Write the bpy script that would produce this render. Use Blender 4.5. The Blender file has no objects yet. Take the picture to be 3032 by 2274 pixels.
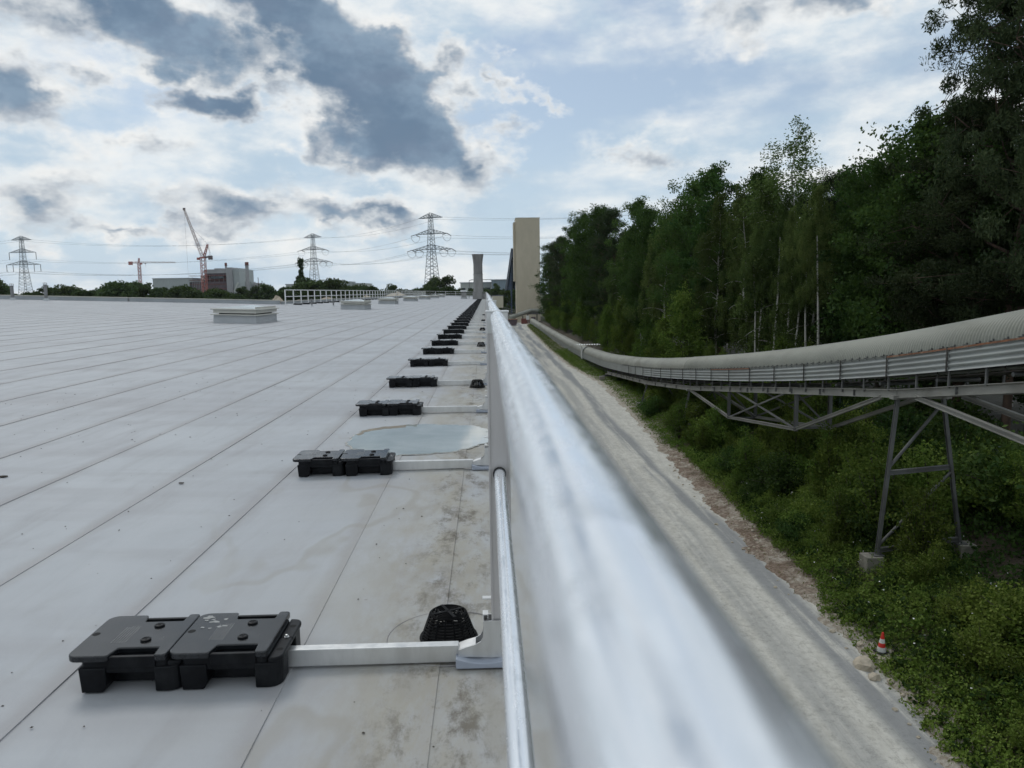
import bpy, bmesh, math, random
import numpy as np
from mathutils import Vector, Matrix
R = math.radians
random.seed(7)
scene = bpy.context.scene
COL = scene.collection

# ---------------------------------------------------------------- camera
EYE = 1.22                      # eye height over the roof membrane
PITCH, YAW, ROLL = R(6.879), R(1.823), R(0.8)
cam = bpy.data.cameras.new('camera')
cam_ob = bpy.data.objects.new('camera', cam)
COL.objects.link(cam_ob)
fw = Vector((math.sin(YAW)*math.cos(PITCH), math.cos(YAW)*math.cos(PITCH), -math.sin(PITCH)))
rt0 = Vector((math.cos(YAW), -math.sin(YAW), 0.0))
up0 = rt0.cross(fw)
rt = rt0*math.cos(ROLL) - up0*math.sin(ROLL)
up = up0*math.cos(ROLL) + rt0*math.sin(ROLL)
m = Matrix((rt, up, -fw)).transposed().to_4x4()
m.translation = Vector((0, 0, EYE))
cam_ob.matrix_world = m
cam.sensor_width = 36.0
cam.lens = 27.02
cam.clip_start = 0.01
cam.clip_end = 6000
cam.dof.use_dof = True
cam.dof.focus_distance = 6.0
cam.dof.aperture_fstop = 9.0
scene.camera = cam_ob

# ---------------------------------------------------------------- view
vs = scene.view_settings
vs.view_transform = 'Standard'
vs.look = 'None'
vs.gamma = 1.0
vs.use_curve_mapping = False
vs.exposure = 0.0
scene.cycles.max_bounces = 5
scene.cycles.diffuse_bounces = 2
scene.cycles.glossy_bounces = 3
scene.cycles.transmission_bounces = 3
scene.cycles.transparent_max_bounces = 8
scene.cycles.use_denoising = True
scene.cycles.use_adaptive_sampling = True
scene.cycles.adaptive_threshold = 0.02

# ---------------------------------------------------------------- sky
SUN_EL, SUN_AZ = 48.0, -30.0    # degrees; azimuth from +Y towards +X
world = bpy.data.worlds.new('World')
scene.world = world
world.use_nodes = True
world.cycles.sampling_method = 'MANUAL'
world.cycles.sample_map_resolution = 1024
wt = world.node_tree
for n in list(wt.nodes):
    wt.nodes.remove(n)

class NT:
    """small helper round a node tree"""
    def __init__(s, nt): s.t = nt
    def n(s, typ, **kw):
        nd = s.t.nodes.new(typ)
        for k, v in kw.items(): setattr(nd, k, v)
        return nd
    def put(s, sock, v):
        if isinstance(v, bpy.types.NodeSocket): s.t.links.new(v, sock)
        elif v is not None: sock.default_value = v
    def math(s, op, a, b=None, c=None, clamp=False):
        nd = s.n('ShaderNodeMath', operation=op, use_clamp=clamp)
        for i, v in enumerate((a, b, c)): s.put(nd.inputs[i], v)
        return nd.outputs[0]
    def vmath(s, op, a, b=None):
        nd = s.n('ShaderNodeVectorMath', operation=op)
        s.put(nd.inputs[0], a)
        if b is not None:
            if op == 'SCALE': s.put(nd.inputs[3], b)
            else: s.put(nd.inputs[1], b)
        return nd.outputs['Value'] if op in ('LENGTH', 'DOT_PRODUCT') else nd.outputs['Vector']
    def comb(s, x, y, z=0.0):
        nd = s.n('ShaderNodeCombineXYZ')
        for i, v in enumerate((x, y, z)): s.put(nd.inputs[i], v)
        return nd.outputs[0]
    def sep(s, v):
        nd = s.n('ShaderNodeSeparateXYZ'); s.put(nd.inputs[0], v); return nd.outputs
    def noise(s, vec, scale=5.0, detail=4.0, rough=0.5, dist=0.0, col=False, dim='3D'):
        nd = s.n('ShaderNodeTexNoise', noise_dimensions=dim)
        s.put(nd.inputs['Vector'], vec); s.put(nd.inputs['Scale'], scale); s.put(nd.inputs['Detail'], detail)
        s.put(nd.inputs['Roughness'], rough); s.put(nd.inputs['Distortion'], dist)
        return nd.outputs['Color' if col else 'Fac']
    def voronoi(s, vec, scale=5.0, feature='F1', out='Distance'):
        nd = s.n('ShaderNodeTexVoronoi', feature=feature)
        s.put(nd.inputs['Vector'], vec); s.put(nd.inputs['Scale'], scale)
        return nd.outputs[out]
    def step(s, v, a, b, lo=0.0, hi=1.0):
        nd = s.n('ShaderNodeMapRange', interpolation_type='SMOOTHSTEP')
        s.put(nd.inputs[0], v)
        for i, q in enumerate((a, b, lo, hi)): s.put(nd.inputs[1+i], q)
        return nd.outputs[0]
    def mix(s, f, a, b, typ='MIX'):
        nd = s.n('ShaderNodeMix', data_type='RGBA', blend_type=typ)
        s.put(nd.inputs['Factor'], f)
        s.put(nd.inputs['A'], a if isinstance(a, bpy.types.NodeSocket) else (*a[:3], 1))
        s.put(nd.inputs['B'], b if isinstance(b, bpy.types.NodeSocket) else (*b[:3], 1))
        return nd.outputs['Result']
    def mapping(s, vec, loc=(0, 0, 0), rot=(0, 0, 0), scale=(1, 1, 1), typ='POINT'):
        nd = s.n('ShaderNodeMapping', vector_type=typ)
        s.put(nd.inputs[0], vec); s.put(nd.inputs[1], loc); s.put(nd.inputs[2], rot); s.put(nd.inputs[3], scale)
        return nd.outputs[0]
    def bump(s, h, strength=0.3, dist=0.01):
        nd = s.n('ShaderNodeBump'); s.put(nd.inputs['Height'], h)
        nd.inputs['Strength'].default_value = strength; nd.inputs['Distance'].default_value = dist
        return nd.outputs[0]

W = NT(wt)
tcw = W.n('ShaderNodeTexCoord')
dvec = tcw.outputs['Generated']
dx, dy, dz = W.sep(dvec)
az = W.math('ARCTAN2', dx, dy)
el = W.math('ARCSINE', dz)
AE = W.comb(az, el, 0.0)
# clouds lie on a layer overhead, so they crowd together towards the horizon
lift = W.math('ADD', W.math('MAXIMUM', dz, 0.0), 0.10)
PL = W.comb(W.math('DIVIDE', dx, lift), W.math('DIVIDE', dy, lift), 0.0)
sky = W.n('ShaderNodeTexSky', sky_type='NISHITA', sun_disc=False)
sky.sun_elevation = R(SUN_EL); sky.sun_rotation = R(SUN_AZ); sky.air_density = 1.0; sky.dust_density = 0.6; sky.altitude = 150
blue = W.mix(1.0, sky.outputs[0], (0.09, 0.09, 0.088), 'MULTIPLY')
hz = W.step(el, 0.0, 0.22, 1.0, 0.0)
blue = W.mix(W.math('MULTIPLY', hz, 0.85), blue, (0.47, 0.62, 0.77))
# thin bright veil of high cloud
wv = W.noise(PL, 0.55, 4, 0.60, 0.0, dim='2D')
wv2 = W.noise(W.mapping(AE, scale=(2.6, 6.0, 1), rot=(0, 0, R(-7))), 1.9, 6, 0.56, 0.0, dim='2D')
veil = W.math('ADD', W.math('MULTIPLY', wv, 0.5), W.math('MULTIPLY', wv2, 0.75))
def blob(c, r, rot, src):
    """soft ellipse in azimuth/elevation"""
    ux, uy = math.cos(rot)/r[0], math.sin(rot)/r[0]; vx, vy = -math.sin(rot)/r[1], math.cos(rot)/r[1]
    u = W.math('SUBTRACT', W.vmath('DOT_PRODUCT', src, (ux, uy, 0.0)), c[0]*ux+c[1]*uy)
    v = W.math('SUBTRACT', W.vmath('DOT_PRODUCT', src, (vx, vy, 0.0)), c[0]*vx+c[1]*vy)
    q = W.math('SQRT', W.math('MULTIPLY_ADD', u, u, W.math('MULTIPLY', v, v)))
    return W.math('MULTIPLY_ADD', q, -0.62, 1.0, clamp=True)
wcol = W.vmath('SUBTRACT', W.noise(W.mapping(AE, scale=(1, 1.5, 1)), 8.0, 5, 0.58, 0.0, True, dim='2D'), (0.5, 0.5, 0.5))
AEw = W.vmath('ADD', AE, W.vmath('MULTIPLY', wcol, (0.20, 0.11, 0.0)))
VEIL_GAPS = [((0.035, 0.190), (0.06, 0.022), 0.0, 0.20), ((0.16, 0.245), (0.16, 0.040), R(-8), 0.17), ((0.12, 0.205), (0.10, 0.02), R(-8), 0.10),
             ((-0.12, 0.075), (0.13, 0.022), 0.0, 0.14), ((0.05, 0.06), (0.2, 0.02), 0.0, 0.10), ((-0.05, 0.035), (0.5, 0.035), 0.0, 0.15), ((-0.45, 0.06), (0.3, 0.03), 0.0, 0.12),
             ((-0.20, 0.205), (0.05, 0.02), 0.0, 0.12)]
for c, r, a, k in VEIL_GAPS:
    veil = W.math('SUBTRACT', veil, W.math('MULTIPLY', blob(c, r, a, AEw), k))
va = W.step(veil, 0.36, 0.64)
vb = W.noise(W.mapping(AE, scale=(1.5, 3.2, 1), rot=(0, 0, R(-8))), 5.0, 6, 0.58, 0.0, dim='2D')
vcol = W.mix(W.step(vb, 0.30, 0.68), (0.50, 0.63, 0.75), (0.89, 0.915, 0.915))
base = W.mix(W.math('MULTIPLY', va, 0.93), W.mix(0.42, blue, (0.60, 0.71, 0.84)), vcol)
# grey cumulus: thin rims glow, thick bellies go slate
BLOBS = [((-0.365, 0.287), (0.15, 0.046), R(-6), 0.98), ((-0.215, 0.315), (0.13, 0.052), R(-24), 1.1),
         ((-0.140, 0.245), (0.150, 0.076), R(-33), 1.25), ((-0.095, 0.200), (0.105, 0.058), R(-6), 1.2),
         ((-0.285, 0.283), (0.10, 0.036), R(-8), 0.75),
         ((-0.535, 0.230), (0.11, 0.055), R(-32), 0.82), ((-0.308, 0.217), (0.055, 0.022), 0.0, 0.9),
         ((-0.53, 0.100), (0.24, 0.036), R(-4), 0.50), ((-0.285, 0.098), (0.22, 0.032), R(-4), 0.60), ((-0.40, 0.080), (0.22, 0.022), 0, 0.60),
         ((-0.150, 0.090), (0.12, 0.026), R(-12), 0.64), ((0.396, 0.325), (0.15, 0.040), R(10), 0.66), ((0.30, 0.335), (0.10, 0.02), 0, 0.45),
         ((0.205, 0.166), (0.12, 0.022), R(-16), 0.48), ((0.02, 0.272), (0.06, 0.016), R(-42), 0.50), ((0.06, 0.235), (0.05, 0.014), R(-36), 0.44),
         ((-0.414, 0.172), (0.09, 0.022), R(-10), 0.50), ((-0.208, 0.182), (0.08, 0.022), R(-28), 0.52)]
def cumulus(src):
    s = None
    for c, r, a, k in BLOBS:
        b = W.math('MULTIPLY', blob(c, r, a, src), k)
        s = b if s is None else W.math('SMOOTH_MAX', s, b, 0.12)
    return s
ragv = W.mapping(AE, scale=(1.0, 1.6, 1))
rag = W.noise(ragv, 11.0, 7, 0.56, 0.0, dim='2D')
rag2 = W.noise(W.vmath('ADD', ragv, (-0.008, 0.022, 0.0)), 11.0, 4, 0.56, 0.0, dim='2D')
far = W.noise(PL, 0.42, 3, 0.55, 0.0, dim='2D')
wide = W.math('MULTIPLY', W.step(far, 0.52, 0.72), 0.8)
frame_clear = W.step(W.vmath('LENGTH', W.mapping(AE, loc=(0.0, 0.16, 0), scale=(0.80, 0.30, 1), typ='TEXTURE')), 0.8, 1.25)
body = W.math('MAXIMUM', cumulus(AEw), W.math('MULTIPLY', wide, frame_clear))
dens = W.math('ADD', body, W.math('MULTIPLY', W.math('SUBTRACT', rag, 0.5), 0.85))
alpha = W.step(dens, 0.18, 0.50)
thick = W.step(dens, 0.26, 0.74)
relief = W.math('SUBTRACT', rag, rag2)
tcol = W.mix(thick, (0.90, 0.915, 0.91), (0.140, 0.215, 0.315))
soft = W.noise(ragv, 7.0, 5, 0.6, 0.0, dim='2D')
tcol = W.mix(W.math('MULTIPLY', W.step(soft, 0.38, 0.66), W.step(thick, 0.4, 0.9, 0.0, 0.55)), tcol, (0.31, 0.42, 0.54))
tcol = W.mix(W.math('MULTIPLY', W.step(relief, 0.0, 0.17, 0.0, 0.75), W.step(thick, 0.9, 0.3)), tcol, (0.96, 0.96, 0.94))
tcol = W.mix(W.step(relief, -0.15, 0.0, 0.45, 0.0), tcol, (0.16, 0.225, 0.325))
skycol = W.mix(W.math('MULTIPLY', alpha, 0.97), base, tcol)
bg = W.n('ShaderNodeBackground')
W.put(bg.inputs[0], skycol); bg.inputs[1].default_value = 1.0
wo = W.n('ShaderNodeOutputWorld')
wt.links.new(bg.outputs[0], wo.inputs[0])

# ---------------------------------------------------------------- sun, behind cloud
sl = bpy.data.lights.new('sun', 'SUN')
sl.energy = 0.9; sl.angle = R(22); sl.color = (1.0, 0.965, 0.91)
so = bpy.data.objects.new('sun', sl); COL.objects.link(so)
sd = Vector((math.sin(R(SUN_AZ))*math.cos(R(SUN_EL)), math.cos(R(SUN_AZ))*math.cos(R(SUN_EL)), math.sin(R(SUN_EL))))
so.rotation_euler = sd.to_track_quat('Z', 'Y').to_euler()

# ================================================================ helpers
class MB:
    """collects shapes; build() links them as ONE mesh object"""
    def __init__(s): s.v = []; s.f = []
    def add(s, vs, fs):
        o = len(s.v); s.v += [tuple(p) for p in vs]; s.f += [tuple(i+o for i in f) for f in fs]; return s
    def box(s, x0, x1, y0, y1, z0, z1):
        v = [(x, y, z) for z in (z0, z1) for y in (y0, y1) for x in (x0, x1)]
        return s.add(v, [(0, 2, 3, 1), (4, 5, 7, 6), (0, 1, 5, 4), (2, 6, 7, 3), (0, 4, 6, 2), (1, 3, 7, 5)])
    def bar(s, a, b, w, h=None, upv=(0, 0, 1)):
        a, b = Vector(a), Vector(b); h = h or w
        d = (b-a).normalized(); u = Vector(upv)
        if abs(d.dot(u)) > 0.99: u = Vector((0, 1, 0))
        x = d.cross(u).normalized(); z = x.cross(d)
        v = [p + x*sx*w/2 + z*sz*h/2 for p in (a, b) for sz in (-1, 1) for sx in (-1, 1)]
        return s.add(v, [(0, 2, 3, 1), (4, 5, 7, 6), (0, 1, 5, 4), (2, 6, 7, 3), (0, 4, 6, 2), (1, 3, 7, 5)])
    def ibeam(s, a, b, w, h, t=0.02, upv=(0, 0, 1)):
        a, b = Vector(a), Vector(b); d = (b-a).normalized(); u = Vector(upv)
        x = d.cross(u).normalized(); z = x.cross(d)
        pr = [(-w/2, -h/2), (w/2, -h/2), (w/2, -h/2+t), (t/2, -h/2+t), (t/2, h/2-t), (w/2, h/2-t), (w/2, h/2), (-w/2, h/2), (-w/2, h/2-t), (-t/2, h/2-t), (-t/2, -h/2+t), (-w/2, -h/2+t)]
        v = [p + x*q[0] + z*q[1] for p in (a, b) for q in pr]
        n = 12
        fs = [(i, (i+1) % n, n+(i+1) % n, n+i) for i in range(n)]
        for o in (0, n): fs += [tuple(o+i for i in q) for q in ((0, 1, 2, 11), (2, 3, 10, 11), (3, 4, 9, 10), (4, 5, 8, 9), (5, 6, 7, 8))]
        return s.add(v, fs)
    def tube(s, pts, r, n=8, caps=True, closed=False):
        pts = [Vector(p) for p in pts]; k = len(pts)
        rr = r if isinstance(r, (list, tuple)) else [r]*k
        vs, fs, ref = [], [], None
        for i, p in enumerate(pts):
            if closed: d = pts[(i+1) % k] - pts[i-1]
            else: d = pts[min(i+1, k-1)] - pts[max(i-1, 0)]
            d.normalize()
            if ref is None:
                ref = Vector((0, 0, 1)) if abs(d.z) < 0.9 else Vector((1, 0, 0))
            x = (ref - d*ref.dot(d)).normalized(); y = d.cross(x); ref = x
            for j in range(n):
                t = 2*math.pi*j/n
                vs.append(p + (x*math.cos(t) + y*math.sin(t))*rr[i])
        for i in range(k if closed else k-1):
            q = (i+1) % k
            for j in range(n): fs.append((i*n+j, i*n+(j+1) % n, q*n+(j+1) % n, q*n+j))
        if caps and not closed:
            fs.append(tuple(range(n-1, -1, -1))); fs.append(tuple((k-1)*n+j for j in range(n)))
        return s.add(vs, fs)
    def prism(s, poly, h0, h1, axis='z'):
        """polygon extruded along an axis; poly in the two other axes (z: xy, y: xz, x: yz)"""
        n = len(poly)
        def P(p, h): return {'z': (p[0], p[1], h), 'y': (p[0], h, p[1]), 'x': (h, p[0], p[1])}[axis]
        v = [P(p, h0) for p in poly] + [P(p, h1) for p in poly]
        fs = [tuple(range(n-1, -1, -1)), tuple(range(n, 2*n))]
        fs += [(i, (i+1) % n, n+(i+1) % n, n+i) for i in range(n)]
        return s.add(v, fs)
    def lathe(s, prof, n=24, c=(0, 0, 0), caps=True):
        vs, fs = [], []
        for r, z in prof:
            for j in range(n):
                t = 2*math.pi*j/n; vs.append((c[0]+r*math.cos(t), c[1]+r*math.sin(t), c[2]+z))
        for i in range(len(prof)-1):
            for j in range(n): fs.append((i*n+j, i*n+(j+1) % n, (i+1)*n+(j+1) % n, (i+1)*n+j))
        if caps:
            fs.append(tuple(range(n-1, -1, -1))); fs.append(tuple((len(prof)-1)*n+j for j in range(n)))
        return s.add(vs, fs)
    def grid(s, nx, ny, fn):
        v = [fn(i/nx, j/ny) for j in range(ny+1) for i in range(nx+1)]
        fs = [(j*(nx+1)+i, j*(nx+1)+i+1, (j+1)*(nx+1)+i+1, (j+1)*(nx+1)+i) for j in range(ny) for i in range(nx)]
        return s.add(v, fs)
    def mesh(s, name, mat, smooth=None, fix=True):
        me = bpy.data.meshes.new(name); me.from_pydata(s.v, [], s.f)
        if fix:
            bm = bmesh.new(); bm.from_mesh(me); bmesh.ops.recalc_face_normals(bm, faces=bm.faces); bm.to_mesh(me); bm.free()
        if smooth is not None:
            me.polygons.foreach_set('use_smooth', [True]*len(me.polygons))
            if smooth < 180: me.set_sharp_from_angle(angle=R(smooth))
        me.materials.append(mat); me.update(); return me
    def build(s, name, mat, parent=None, smooth=None, bevel=0, fix=True):
        return place(name, s.mesh(name, mat, smooth, fix), parent, bevel=bevel)

def place(name, me, parent=None, loc=None, rz=0.0, bevel=0):
    o = bpy.data.objects.new(name, me); COL.objects.link(o)
    if parent is not None: o.parent = parent
    if loc is not None: o.location = loc
    if rz: o.rotation_euler.z = rz
    if bevel:
        b = o.modifiers.new('bevel', 'BEVEL'); b.width = bevel; b.segments = 2; b.limit_method = 'ANGLE'; b.angle_limit = R(40)
    return o
def tag(o, label, cat, group=None):
    o['label'] = label; o['category'] = cat
    if group: o['group'] = group
    return o
def struct(o, kind='structure'):
    o['kind'] = kind; return o
def thing(name, label, cat, loc=(0, 0, 0), rz=0.0, group=None):
    o = bpy.data.objects.new(name, None); COL.objects.link(o)
    o.location = loc; o.rotation_euler.z = rz; o.empty_display_size = 0.2
    return tag(o, label, cat, group)
def clone(root, loc, rz=0.0, label=None, scale=None, group=None):
    def cp(o, par):
        c = o.copy(); COL.objects.link(c); c.parent = par
        for ch in list(o.children): cp(ch, c)
        return c
    r = cp(root, None); r.location = loc; r.rotation_euler.z = rz
    if scale: r.scale = scale if isinstance(scale, tuple) else (scale,)*3
    if label: r['label'] = label
    if group: r['group'] = group
    return r
def mesh_np(name, v, f, mat, smooth=False):
    """fast mesh from numpy arrays; f is (n, k)"""
    me = bpy.data.meshes.new(name); n, k = f.shape
    me.vertices.add(len(v)); me.vertices.foreach_set('co', np.ascontiguousarray(v, dtype=np.float32).ravel())
    me.loops.add(n*k); me.loops.foreach_set('vertex_index', np.ascontiguousarray(f, dtype=np.int32).ravel())
    me.polygons.add(n); me.polygons.foreach_set('loop_start', np.arange(0, n*k, k, dtype=np.int32))
    if smooth: me.polygons.foreach_set('use_smooth', np.ones(n, dtype=bool))
    me.update(calc_edges=True); me.materials.append(mat); return me

# ================================================================ materials
def newmat(name):
    mt = bpy.data.materials.new(name); mt.use_nodes = True
    nt = mt.node_tree; b = nt.nodes['Principled BSDF']
    return mt, NT(nt), b
def setp(b, **kw):
    for k, v in kw.items():
        key = {'rough': 'Roughness', 'metal': 'Metallic', 'spec': 'Specular IOR Level'}[k]
        b.inputs[key].default_value = v
def simple(name, col, rough=0.6, metal=0.0, var=0.15, scale=6.0, bump=0.0, bscale=60.0, dirt=None, dirt_amt=0.4, dscale=2.0, coord='Object', stretch=(1, 1, 1), spec=0.5):
    """base colour with soft mottling, optional dirt colour and fine relief"""
    mt, t, b = newmat(name)
    tc = t.n('ShaderNodeTexCoord').outputs[coord]
    vec = t.mapping(tc, scale=stretch)
    n1 = t.noise(vec, scale, 5, 0.6)
    lo = tuple(c*(1-var) for c in col); hi = tuple(min(1, c*(1+var)) for c in col)
    c = t.mix(t.step(n1, 0.3, 0.7), lo, hi)
    if dirt:
        n2 = t.noise(vec, dscale, 7, 0.65, 0.4)
        c = t.mix(t.step(n2, 0.5, 0.72, 0.0, dirt_amt), c, dirt)
    t.put(b.inputs['Base Color'], c)
    setp(b, rough=rough, metal=metal, spec=spec)
    rr = t.step(n1, 0.2, 0.8, max(0.02, rough-0.08), min(1, rough+0.08))
    t.put(b.inputs['Roughness'], rr)
    if bump: t.put(b.inputs['Normal'], t.bump(t.noise(vec, bscale, 4, 0.6), bump, 0.01))
    return mt

def membrane_mat():
    mt, t, b = newmat('roof_membrane')
    geo = t.n('ShaderNodeNewGeometry').outputs['Position']
    x, y, z = t.sep(geo)
    uv = t.n('ShaderNodeUVMap'); uv.uv_map = 'UVMap'
    u = t.sep(uv.outputs[0])[0]
    n1 = t.noise(geo, 0.55, 6, 0.6, 0.3)
    n2 = t.noise(t.mapping(geo, scale=(2.2, 0.5, 1)), 2.0, 7, 0.65, 0.6)
    n3 = t.noise(geo, 34, 3, 0.6)
    rnd = t.n('ShaderNodeObjectInfo').outputs['Random']
    c = t.mix(t.step(n1, 0.3, 0.7), (0.358, 0.374, 0.394), (0.412, 0.430, 0.448))
    c = t.mix(t.step(n2, 0.45, 0.75, 0.0, 0.55), c, (0.345, 0.338, 0.341))
    c = t.mix(t.step(rnd, 0, 1, 0.0, 0.22), c, (0.345, 0.345, 0.368))
    # grime lying along the welded laps
    e = t.math('ADD', u, t.math('MULTIPLY', t.math('SUBTRACT', t.noise(geo, 5.0, 6, 0.7), 0.5), 0.10))
    lap = t.math('MULTIPLY', t.step(e, 0.86, 0.985), 0.62)
    lap2 = t.math('MULTIPLY', t.step(e, 0.09, 0.0), 0.40)
    c = t.mix(lap, c, (0.285, 0.272, 0.27)); c = t.mix(lap2, c, (0.325, 0.318, 0.315))
    band = t.noise(t.mapping(geo, scale=(0.10, 1.0, 1)), 0.8, 5, 0.6)
    c = t.mix(t.step(band, 0.46, 0.64, 0.0, 0.55), c, (0.305, 0.302, 0.315))
    band2 = t.noise(t.mapping(geo, scale=(0.16, 1.0, 1)), 2.6, 4, 0.6)
    c = t.mix(t.step(band2, 0.52, 0.68, 0.0, 0.35), c, (0.30, 0.295, 0.305))
    # scuffs, footprints and crumbs
    spk = t.voronoi(geo, 3.1)
    c = t.mix(t.step(t.math('ADD', spk, t.math('MULTIPLY', n3, 0.02)), 0.042, 0.026, 0.0, 0.6), c, (0.16, 0.15, 0.14))
    sc = t.noise(geo, 9.0, 8, 0.78, 0.1)
    c = t.mix(t.step(sc, 0.60, 0.72, 0.0, 0.30), c, (0.29, 0.28, 0.27))
    # silt dried in the gutter line beside the drains
    warp = t.math('MULTIPLY', t.math('SUBTRACT', t.noise(t.mapping(geo, scale=(1, 0.45, 1)), 1.6, 5, 0.6), 0.5), 0.75)
    gx = t.math('ABSOLUTE', t.math('ADD', t.math('ADD', x, 0.20), warp))
    near = t.step(gx, 0.62, 0.05)
    silt = t.noise(t.mapping(geo, scale=(1.0, 0.35, 1)), 3.2, 9, 0.74, 0.15)
    k = t.math('MULTIPLY', near, t.step(silt, 0.34, 0.62))
    c = t.mix(t.math('MULTIPLY', k, 0.9), c, (0.285, 0.258, 0.200))
    broad = t.math('MULTIPLY', t.step(x, -1.5, -0.2), t.step(t.noise(geo, 0.9, 5, 0.6), 0.35, 0.7))
    c = t.mix(t.math('MULTIPLY', broad, 0.55), c, (0.375, 0.360, 0.320))
    dk = t.math('MULTIPLY', t.step(t.math('ABSOLUTE', t.math('ADD', x, 0.15)), 0.30, 0.05), t.step(t.noise(t.mapping(geo, scale=(1, 0.5, 1)), 6.5, 9, 0.8, 0.1), 0.47, 0.64))
    c = t.mix(t.math('MULTIPLY', dk, 0.85), c, (0.105, 0.088, 0.062))
    # rings where puddles dried
    rg = t.math('ABSOLUTE', t.math('SUBTRACT', t.noise(t.mapping(geo, scale=(1, 0.55, 1)), 1.1, 3, 0.5), 0.52))
    ring = t.math('MULTIPLY', t.step(rg, 0.022, 0.004), t.step(x, -1.9, -0.5))
    c = t.mix(t.math('MULTIPLY', ring, 0.5), c, (0.28, 0.262, 0.225))
    t.put(b.inputs['Base Color'], c)
    t.put(b.inputs['Roughness'], t.step(n2, 0.3, 0.8, 0.50, 0.72))
    setp(b, spec=0.4)
    hh = t.math('ADD', t.math('MULTIPLY', n3, 0.25), t.noise(t.mapping(geo, scale=(1.6, 0.4, 1)), 1.4, 3, 0.5))
    t.put(b.inputs['Normal'], t.bump(hh, 0.18, 0.02))
    return mt

def rail_mat():
    mt, t, b = newmat('bright_aluminium_tube')
    geo = t.n('ShaderNodeNewGeometry').outputs['Position']
    st = t.noise(t.mapping(geo, scale=(60, 1.6, 60)), 3.0, 6, 0.65)
    bl = t.noise(t.mapping(geo, scale=(14, 5, 14)), 2.2, 6, 0.7, 0.6)
    c = t.mix(t.step(st, 0.3, 0.7), (0.80, 0.82, 0.85), (0.90, 0.92, 0.95))
    c = t.mix(t.step(bl, 0.55, 0.68, 0.0, 0.5), c, (0.50, 0.53, 0.55))
    t.put(b.inputs['Base Color'], c)
    setp(b, metal=0.66)
    sp = t.voronoi(t.mapping(geo, scale=(1, 0.5, 1)), 130.0, 'F1', 'Color')      # zinc spangle
    sp = t.sep(sp)[0]
    scr = t.noise(t.mapping(geo, scale=(900, 14, 900)), 1.0, 3, 0.6)
    t.put(b.inputs['Base Color'], t.mix(t.step(scr, 0.62, 0.72, 0.0, 0.35), t.mix(t.math('MULTIPLY', sp, 0.16), c, (0.55, 0.58, 0.61)), (0.42, 0.44, 0.46)))
    t.put(b.inputs['Roughness'], t.math('ADD', t.step(st, 0.3, 0.8, 0.13, 0.24), t.math('MULTIPLY', sp, 0.10)))
    t.put(b.inputs['Normal'], t.bump(bl, 0.08, 0.002))
    return mt

def leafmat(name, c0, c1, c2, trans=0.28):
    mt = bpy.data.materials.new(name); mt.use_nodes = True
    nt = mt.node_tree; t = NT(nt)
    for n in list(nt.nodes): nt.nodes.remove(n)
    geo = t.n('ShaderNodeNewGeometry')
    rnd = t.n('ShaderNodeObjectInfo').outputs['Random']
    ri = geo.outputs['Random Per Island']
    n1 = t.noise(geo.outputs['Position'], 0.55, 4, 0.6)
    c = t.mix(t.step(n1, 0.32, 0.68), c0, c1)
    c = t.mix(t.step(ri, 0.35, 1.0, 0.0, 0.75), c, c2)
    hs = t.n('ShaderNodeHueSaturation')
    t.put(hs.inputs['Color'], c)
    t.put(hs.inputs['Hue'], t.math('FRACT', t.math('MULTIPLY_ADD', t.math('FRACT', t.math('MULTIPLY', rnd, 7.31)), 0.035, 0.478))); t.put(hs.inputs['Value'], t.step(rnd, 0, 1, 0.70, 1.35))
    c = hs.outputs[0]
    d = t.n('ShaderNodeBsdfDiffuse'); t.put(d.inputs[0], c)
    tr = t.n('ShaderNodeBsdfTranslucent'); t.put(tr.inputs[0], t.mix(0.35, c, (0.11, 0.20, 0.03)))
    gl = t.n('ShaderNodeBsdfGlossy'); gl.inputs['Roughness'].default_value = 0.45; gl.inputs[0].default_value = (0.5, 0.55, 0.5, 1)
    m1 = t.n('ShaderNodeMixShader'); m1.inputs[0].default_value = trans
    nt.links.new(d.outputs[0], m1.inputs[1]); nt.links.new(tr.outputs[0], m1.inputs[2])
    m2 = t.n('ShaderNodeMixShader'); m2.inputs[0].default_value = 0.010
    nt.links.new(m1.outputs[0], m2.inputs[1]); nt.links.new(gl.outputs[0], m2.inputs[2])
    o = t.n('ShaderNodeOutputMaterial'); nt.links.new(m2.outputs[0], o.inputs[0])
    return mt

def cladding(name, col, pitch, axis=0, rough=0.5, var=0.05, depth=0.03, dirt=None):
    """sheet cladding with fine corrugation as relief"""
    mt, t, b = newmat(name)
    tc = t.n('ShaderNodeTexCoord').outputs['Object']
    p = t.sep(tc)[axis]
    w = t.math('SINE', t.math('MULTIPLY', p, 2*math.pi/pitch))
    n1 = t.noise(t.mapping(tc, scale=(1, 1, 0.35)), 0.5, 6, 0.6)
    c = t.mix(t.step(n1, 0.3, 0.7), tuple(q*(1-var) for q in col), tuple(q*(1+var) for q in col))
    if dirt: c = t.mix(t.step(t.noise(t.mapping(tc, scale=(3, 3, 0.3)), 1.2, 6, 0.7), 0.5, 0.75, 0, 0.5), c, dirt)
    t.put(b.inputs['Base Color'], c); setp(b, rough=rough)
    t.put(b.inputs['Normal'], t.bump(w, 0.5, depth))
    return mt

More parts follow.
